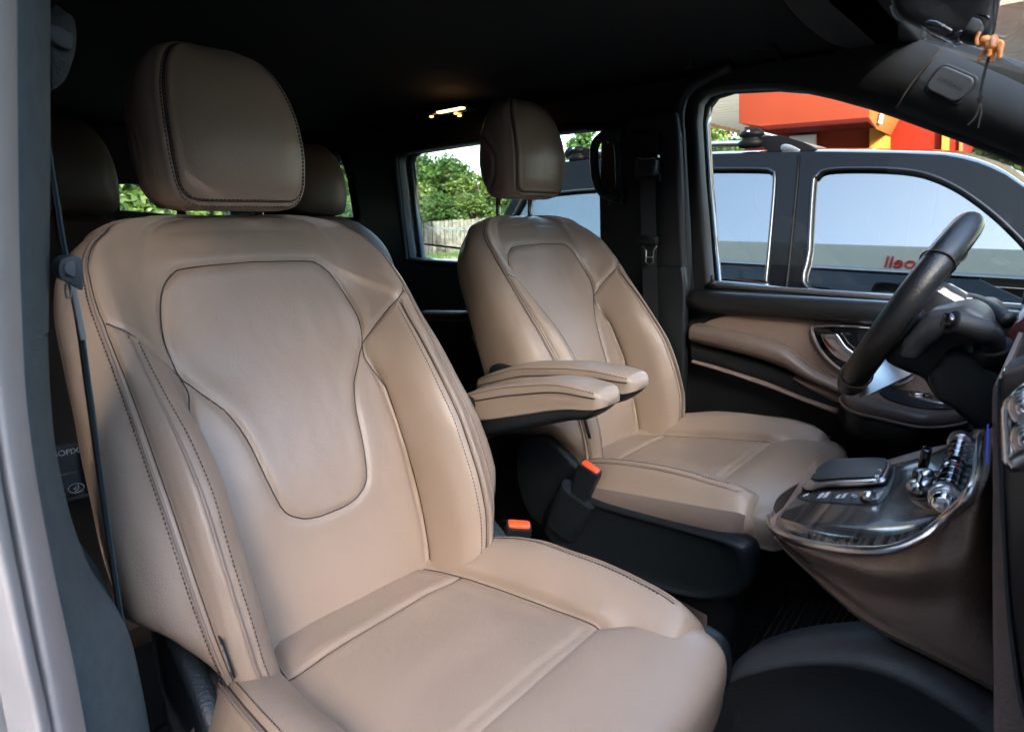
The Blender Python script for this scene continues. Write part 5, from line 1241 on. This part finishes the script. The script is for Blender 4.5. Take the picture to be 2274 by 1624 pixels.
tube('door_gap', dj+[dj[-1]+Vector((0, -.03, -.3))], .006, BLKO, car, 6)
for wx in (x_l+.75, x_r-.75):
    t_ = []
    wh = empty('wheel', (wx, CY+.1, -.12)); wh.parent = car; wh.matrix_parent_inverse = parent_world(car).inverted()
    for f, y_ in ((.20, .02), (.28, .0), (.325, .02), (.33, .10), (.325, .2), (.2, .2)): t_.append([Vector((wx+f*math.cos(a), CY-.04+y_, -.12+f*math.sin(a))) for a in np.linspace(0, 6.2832, 41)[:-1]])
    grid_mesh('tyre', t_, BLKO, wh, True, True)
    t_ = [[Vector((wx+f*math.cos(a), CY-.04+y_, -.12+f*math.sin(a))) for a in np.linspace(0, 6.2832, 41)[:-1]] for f, y_ in ((.04, .0), (.12, .02), (.19, .01), (.21, .0), (.21, .1))]
    grid_mesh('rim', t_, SATIN, wh, True, True)
# seats and pale interior glimpsed through the glass
INT = mat('pale car interior', (.35, .31, .25), .7)
for x in (-1.35, -.75):
    o_ = box('front_seat_back', (x, CY+.55, .62), (.12, .44, .62), INT, car, .05, Matrix.Rotation(-.25, 3, 'Y'))
# roof rail with foot, and cross bar
def rl(px, y_): return [at(a, b_, Y=y_) for a, b_ in px]
RYY = atS(1750, 345).y+.03
tube('roof_rail', smooth_pts(rl([(1266, 343), (1330, 338), (1545, 322), (1692, 318)], RYY), 6), .014, SATIN, car, 12)
prism('rail_foot', sm2(XZ([(1684, 312), (1700, 303), (1730, 302), (1762, 309), (1798, 322), (1834, 345), (1834, 352), (1700, 352), (1706, 336), (1696, 326)], RYY), 3), RYY-.02, RYY+.03, BLKO, car, .006)
prism('foot_opening', sm2(XZ([(1734, 324), (1748, 320), (1772, 330), (1774, 337), (1738, 336)], RYY-.021), 3), RYY-.024, RYY-.019, SATIN, car, .001)
prism('rail_foot', sm2(XZ([(1262, 330), (1290, 326), (1320, 332), (1334, 340), (1334, 352), (1262, 352)], RYY), 3), RYY-.02, RYY+.03, BLKO, car, .006)
for px_ in ((1668, 305), (1282, 340)):
    c_ = at(*px_, Y=RYY-.01)
    G = []
    for f, z_ in ((.02, .040), (.6, .036), (.9, .022), (1, .008), (.72, .0), (.72, -.012), (1, -.02), (.9, -.045), (.5, -.05), (.02, -.05)):
        G.append([c_+Vector((.062*f*math.cos(a), .04*f*math.sin(a), z_)) for a in np.linspace(0, 6.2832, 29)[:-1]])
    cl = grid_mesh('bar_clamp', G, BLKO, car, True, True)
    tube('cross_bar', [c_+Vector((0, .03, .02)), c_+Vector((0, 1.35, .03))], .018, SATIN, car, 10, ry=.012)
    tube('clamp_lock', [c_+Vector((0, -.042, .022)), c_+Vector((0, -.046, .022))], .007, CHROME, cl, 12)

# ------------------------------------------------------------------ red building with its pale canopy
RED = mat('red cladding', (.105, .0165, .0075), .6, var=.05, vscale=2, spec=.06)
RED2 = mat('dark red cladding', (.11, .008, .003), .6, var=.05, vscale=2, spec=.06)
YEL = mat('orange yellow strip', (.24, .105, .018), .6, spec=.06)
ORG = mat('orange sign strip', (.22, .065, .018), .6, spec=.06)
bld = empty('red_building', (-3.0, 10, -.45), 'red clad building with orange corner strips behind the black car', 'building')
def bx2(name, px, Y0, th, m, bev=.01, parent=bld): return prism(name, XZ(px, Y0), Y0, Y0+th, m, parent, bev)
bx2('wall', [(1500, 300), (1500, 292), (1700, 280), (1930, 268), (1930, 600), (1600, 600), (1560, 600), (1560, 420), (1680, 420)] if False else [(1652, 282), (1930, 262), (1930, 700), (1652, 700)], 9.4, 2.0, RED)
bx2('fascia', [(1640, 120), (1640, 274), (1690, 281), (1928, 262), (1928, 120)], 8.7, 1.2, RED)
bx2('fascia_side', [(1928, 120), (1928, 262), (1946, 288), (1970, 240), (1985, 120)], 8.7, .8, ORG)
bx2('ledge_shadow', [(1690, 281), (1928, 262), (1946, 288), (1926, 272), (1700, 289)], 8.68, .6, mat('painted ledge shadow', (.03, .003, .002), .6, spec=.05))  # thin dark strip painted in for the shadow line under the fascia
bx2('corner_strip', [(1930, 268), (1944, 286), (1966, 300), (1952, 700), (1922, 700)], 9.3, 1, YEL)
bx2('side_wall', [(1955, 120), (2180, 190), (2132, 320), (2128, 700), (1944, 700), (1962, 290)], 9.6, 1.2, RED2)
bx2('side_strip', [(2092, 250), (2108, 255), (2090, 700), (2074, 700)], 9.5, .1, YEL)
bx2('edge_strip', [(2128, 306), (2136, 308), (2130, 700), (2124, 700)], 9.55, .1, ORG)
bx2('notice_board', [(1752, 302), (1811, 297), (1811, 330), (1752, 336)], 9.3, .05, mat('white notice', (.30, .29, .28), .6))
for k in range(7): bx2('strip_mark', [(1963-2.1*k, 208+9.6*k), (1972-2.1*k, 211+9.6*k), (1970-2.1*k, 218.5+9.6*k), (1961-2.1*k, 215.5+9.6*k)], 8.66, .02, mat('cream letters', (.34, .30, .24), .6), .004)
# canopy: corrugated pale soffit on a slab
SOF = mat('pale corrugated metal', (.82, .75, .66), .5)
can = empty('canopy', (-3, 14, 3.4), 'pale corrugated canopy roof above the red building', 'canopy')
G = []
cz = 3.5
x0_, x1_ = -7.6, 6.0
ys = np.linspace(9.6, 20.5, 220)
G = [[(x, y, cz+.035*(1 if int((y-9.6)/.17) % 2 else -1)) for y in ys] for x in (x0_, x1_)]
grid_mesh('soffit', G, SOF, can); [setattr(p, 'use_smooth', False) for p in can.children[0].data.polygons]
box('slab', ((x0_+x1_)/2, 15.05, cz+.22), (x1_-x0_+.1, 11.0, .3), mat('canopy top', (.5, .45, .4), .6), can, .01)
box('edge_fascia', ((x0_+x1_)/2, 9.5, cz+.12), (x1_-x0_+.1, .08, .42), mat('canopy edge', (.62, .50, .42), .5), can, .01)
box('edge_fascia', (x0_-.06, 15.05, cz+.12), (.08, 11.1, .42), mat('canopy orange edge', (.75, .35, .18), .5), can, .01)
# cream building on the near side, seen only mirrored in the black car
crb = empty('cream_building', (-4, -9, -.45), 'long cream roof fascia with red letters mirrored in the black car windows', 'building')
CREAM = mat('cream fascia', (.88, .83, .70), .6)
FZ = 7.35
box('fascia', (-6, -8.5, FZ), (44, .5, .62), CREAM, crb, .02)
box('wall', (-6, -8.9, 3.3), (44, .3, 7.5), mat('shop wall', (.05, .046, .04), .5), crb, .02)
box('blocker_wing', (13.0, -2.2, 3.0), (.4, 13.0, 6.9), mat('light blocking wing', (.05, .046, .04), .5), crb, .02)  # unseen wall added ahead to block low light through the windscreen
box('gutter', (-6, -8.2, FZ-.42), (44, .2, .08), SATIN, crb, .01)
lt = text('fascia_lettering', 'oell', .42, frame((-2.6, -8.22, FZ-.15), (-1, 0, 0), (0, 0, 1)), REDPR, crb, .02)

# ------------------------------------------------------------------ plank fence, meter boxes, trees
fen = empty('plank_fence', (-17.5, 13, -.45), 'weathered grey plank fence standing before the trees', 'fence')
PLK = mat('weathered planks', (.20, .185, .165), .9, var=.45, vscale=5, bump=.6, bscale=40)
fa, fb2 = at(925, 500, X=-17.0), at(1062, 478, X=-17.0)
n_pl = 34
for k in range(n_pl):
    f = k/(n_pl-1); y = fa.y+(fb2.y+3.5-fa.y)*f; zt = .80+.22*f+rng.uniform(-.03, .03)
    box('plank', (-17.0+rng.uniform(-.015, .015), y, (-.40+zt)/2), (.02, (fb2.y+3.5-fa.y)/n_pl*.86, zt+.40), PLK, fen, .004, Matrix.Rotation(rng.uniform(-.012, .012), 3, 'X'))
for z in (-.1, .55): box('rail', (-17.05, (fa.y+fb2.y+3.5)/2, z), (.05, fb2.y+3.6-fa.y, .08), PLK, fen, .01)
mp_ = empty('meter_post', at(910, 560, X=-16.5), 'white meter box on two pale posts at the left end of the fence', 'meter box')
WP = mat('white meter paint', (.6, .6, .58), .5)
pa = at(907, 495, X=-16.5); 
box('meter_box', (pa.x, pa.y, pa.z-.02), (.18, .24, .34), WP, mp_, .02)
for q_ in ((905, 0), (914, 1)):
    p = at(q_[0], 500, X=-16.5); tube('post', [Vector((p.x, p.y, -.46)), Vector((p.x, p.y, pa.z-.1))], .035, WP, mp_, 10)

def leaf_mat(name, c):
    m = bpy.data.materials.new(name); m.use_nodes = True; nt = m.node_tree; nt.nodes.clear()
    o = nt.nodes.new('ShaderNodeOutputMaterial'); mx = nt.nodes.new('ShaderNodeMixShader'); mx.inputs[0].default_value = .35
    d = nt.nodes.new('ShaderNodeBsdfPrincipled'); d.inputs['Roughness'].default_value = .5; t = nt.nodes.new('ShaderNodeBsdfTranslucent')
    g = nt.nodes.new('ShaderNodeNewGeometry'); r = nt.nodes.new('ShaderNodeValToRGB')
    r.color_ramp.elements[0].color = (c[0]*.55, c[1]*.6, c[2]*.6, 1); r.color_ramp.elements[1].color = (min(1, c[0]*1.7), min(1, c[1]*1.5), c[2]*1.2, 1)
    nt.links.new(g.outputs['Random Per Island'], r.inputs[0]); nt.links.new(r.outputs[0], d.inputs['Base Color']); nt.links.new(r.outputs[0], t.inputs[0])
    nt.links.new(d.outputs[0], mx.inputs[1]); nt.links.new(t.outputs[0], mx.inputs[2]); nt.links.new(mx.outputs[0], o.inputs[0]); return m
LEAF = leaf_mat('green leaves', (.042, .095, .022)); LEAF2 = leaf_mat('yellow green leaves', (.075, .125, .03)); BARK = mat('bark', (.10, .08, .06), .9, bump=1, bscale=30, var=.3, vscale=6)
def crown_mesh(seed, n, R, Hh, leaf, blobs):
    r = random.Random(seed); V = []; F = []; cs_ = []
    for k in range(blobs):
        a = r.uniform(0, 6.28); q = R*r.random()**.5*.8; z = r.uniform(-.9, 1)*Hh
        cs_.append((Vector((q*math.cos(a)*(1-.45*abs(z/Hh)), q*math.sin(a)*(1-.45*abs(z/Hh)), z)), R*r.uniform(.18, .42)))
    for k in range(n):
        c, s_ = r.choice(cs_); d = Vector((r.gauss(0, 1), r.gauss(0, 1), r.gauss(0, 1))).normalized()*s_*(r.random()**.33)*r.uniform(.8, 1.12)
        d.z *= .75; p = c+d; u_ = Vector((r.gauss(0, 1), r.gauss(0, 1), r.gauss(0, .6))).normalized(); w_ = u_.orthogonal().normalized(); w_ = Matrix.Rotation(r.uniform(0, 6.28), 3, u_) @ w_; l = leaf*r.uniform(.6, 1.4); i = len(V)
        V += [p-u_*l*.5, p+w_*l*.28, p+u_*l*.5, p-w_*l*.28]; F.append((i, i+1, i+2, i+3))
    me = bpy.data.meshes.new('crown'); me.from_pydata([tuple(v) for v in V], [], F); me.update(); return me
CM = [crown_mesh(11, 17000, 2.0, 1.9, .17, 46), crown_mesh(23, 15000, 1.9, 2.1, .17, 40)]
def tree(px, dist, yt, label, sc=1.0, leafm=LEAF, k=0, base=-.46, thin=False):
    d = Vector(at(px, yt, Y=1.0))-Vector(CAM); hl = math.hypot(d.x, d.y); zt = CAM[2]+d.z/hl*dist; d.z = 0; d.normalize(); p = Vector(CAM)+d*dist
    t = empty('tree', (p.x, p.y, base), label, 'tree', 'trees behind the cars')
    me = CM[k].copy(); hh = (1.9 if k == 0 else 2.1)*sc; c = link('crown', me, leafm, None, False)
    c.location = (0, 0, zt-hh-base); c.scale = (sc, sc, sc); c.rotation_euler = (0, 0, px*.37); c.parent = t
    r = random.Random(int(px)); P_ = [Vector((0, 0, -.1)), Vector((r.uniform(-.1, .1), r.uniform(-.1, .1), (zt-base)*.4)), Vector((r.uniform(-.3, .3), r.uniform(-.3, .3), (zt-base)*.75)), Vector((0, 0, (zt-base)*.93))]
    PP = smooth_pts(P_, 4); vs = [tube_data(PP, [.13*sc*(1-.85*i/(len(PP)-1)) for i in range(len(PP))], 8)]
    for q in range(7):
        b0 = PP[4+q % 6]; a = r.uniform(0, 6.28); e = b0+Vector((math.cos(a)*1.3*sc, math.sin(a)*1.3*sc, r.uniform(.5, 1.2)*sc)); vs.append(tube_data([b0, b0.lerp(e, .5)+Vector((0, 0, .1)), e], [.05*sc, .035*sc, .012*sc], 6))
    V_ = []; F_ = []
    for a, b_ in vs:
        o_ = len(V_); V_ += a; F_ += [tuple(i+o_ for i in f) for f in b_]
    me2 = bpy.data.meshes.new('trunk'); me2.from_pydata([tuple(v) for v in V_], [], F_); me2.update(); tr = link('trunk', me2, BARK); tr.parent = t
    return t
TREES = [(900, 34, 352, 'loose light green tree at the left edge of the side window', 1.2, LEAF2, 1),
 (962, 30, 362, 'big dense green tree over the left end of the plank fence', 1.35, LEAF, 0),
 (1012, 31, 408, 'shorter green tree right of the dense tree over the fence', 1.0, LEAF, 1),
 (1058, 29, 398, 'yellow green tree just left of the driver headrest', 1.0, LEAF2, 0),
 (920, 28, 420, 'low bushy tree under the loose tree at the window edge', .95, LEAF2, 0),
 (1110, 29, 415, 'green tree hidden mostly behind the driver headrest', 1.0, LEAF, 1),
 (985, 26, 435, 'small green tree directly behind the plank fence', .7, LEAF, 1),
 (1045, 26, 440, 'small yellow green tree behind the right part of the fence', .65, LEAF2, 0),
 (940, 26, 448, 'small bush behind the meter box end of the fence', .6, LEAF, 0),
 (1322, 22, 285, 'tall loose tree seen right of the driver headrest', .8, LEAF, 1),
 (1300, 17, 345, 'leafy bush seen through the pillar grab handle', .6, LEAF2, 0),
 (778, 20, 300, 'green tree filling the rear quarter window', 1.4, LEAF2, 0),
 (800, 17, 420, 'low green tree at the foot of the rear quarter window', .9, LEAF, 1),
 (290, 15, 300, 'tree outside the tailgate left of the near headrest', 1.2, LEAF, 0),
 (330, 12, 320, 'slim tree outside the tailgate close to the near headrest', .9, LEAF2, 1),
 (1575, 26, 225, 'sunlit yellow green tree left of the red building', 1.3, LEAF2, 0),
 (1635, 24, 250, 'sunlit bush between the canopy edge and the red building', 1.2, LEAF2, 1),
 (1545, 21, 270, 'sunlit yellow green bush beside the door pillar', .9, LEAF2, 1),
 (2175, 14, 290, 'pale green tree just right of the red building', 1.0, LEAF2, 0),
 (2245, 13, 330, 'pale green tree at the right edge under the pillar', .9, LEAF2, 1),
 (2215, 18, 300, 'light green tree further back right of the red building', 1.3, LEAF2, 1)]
for a_ in TREES: tree(*a_)
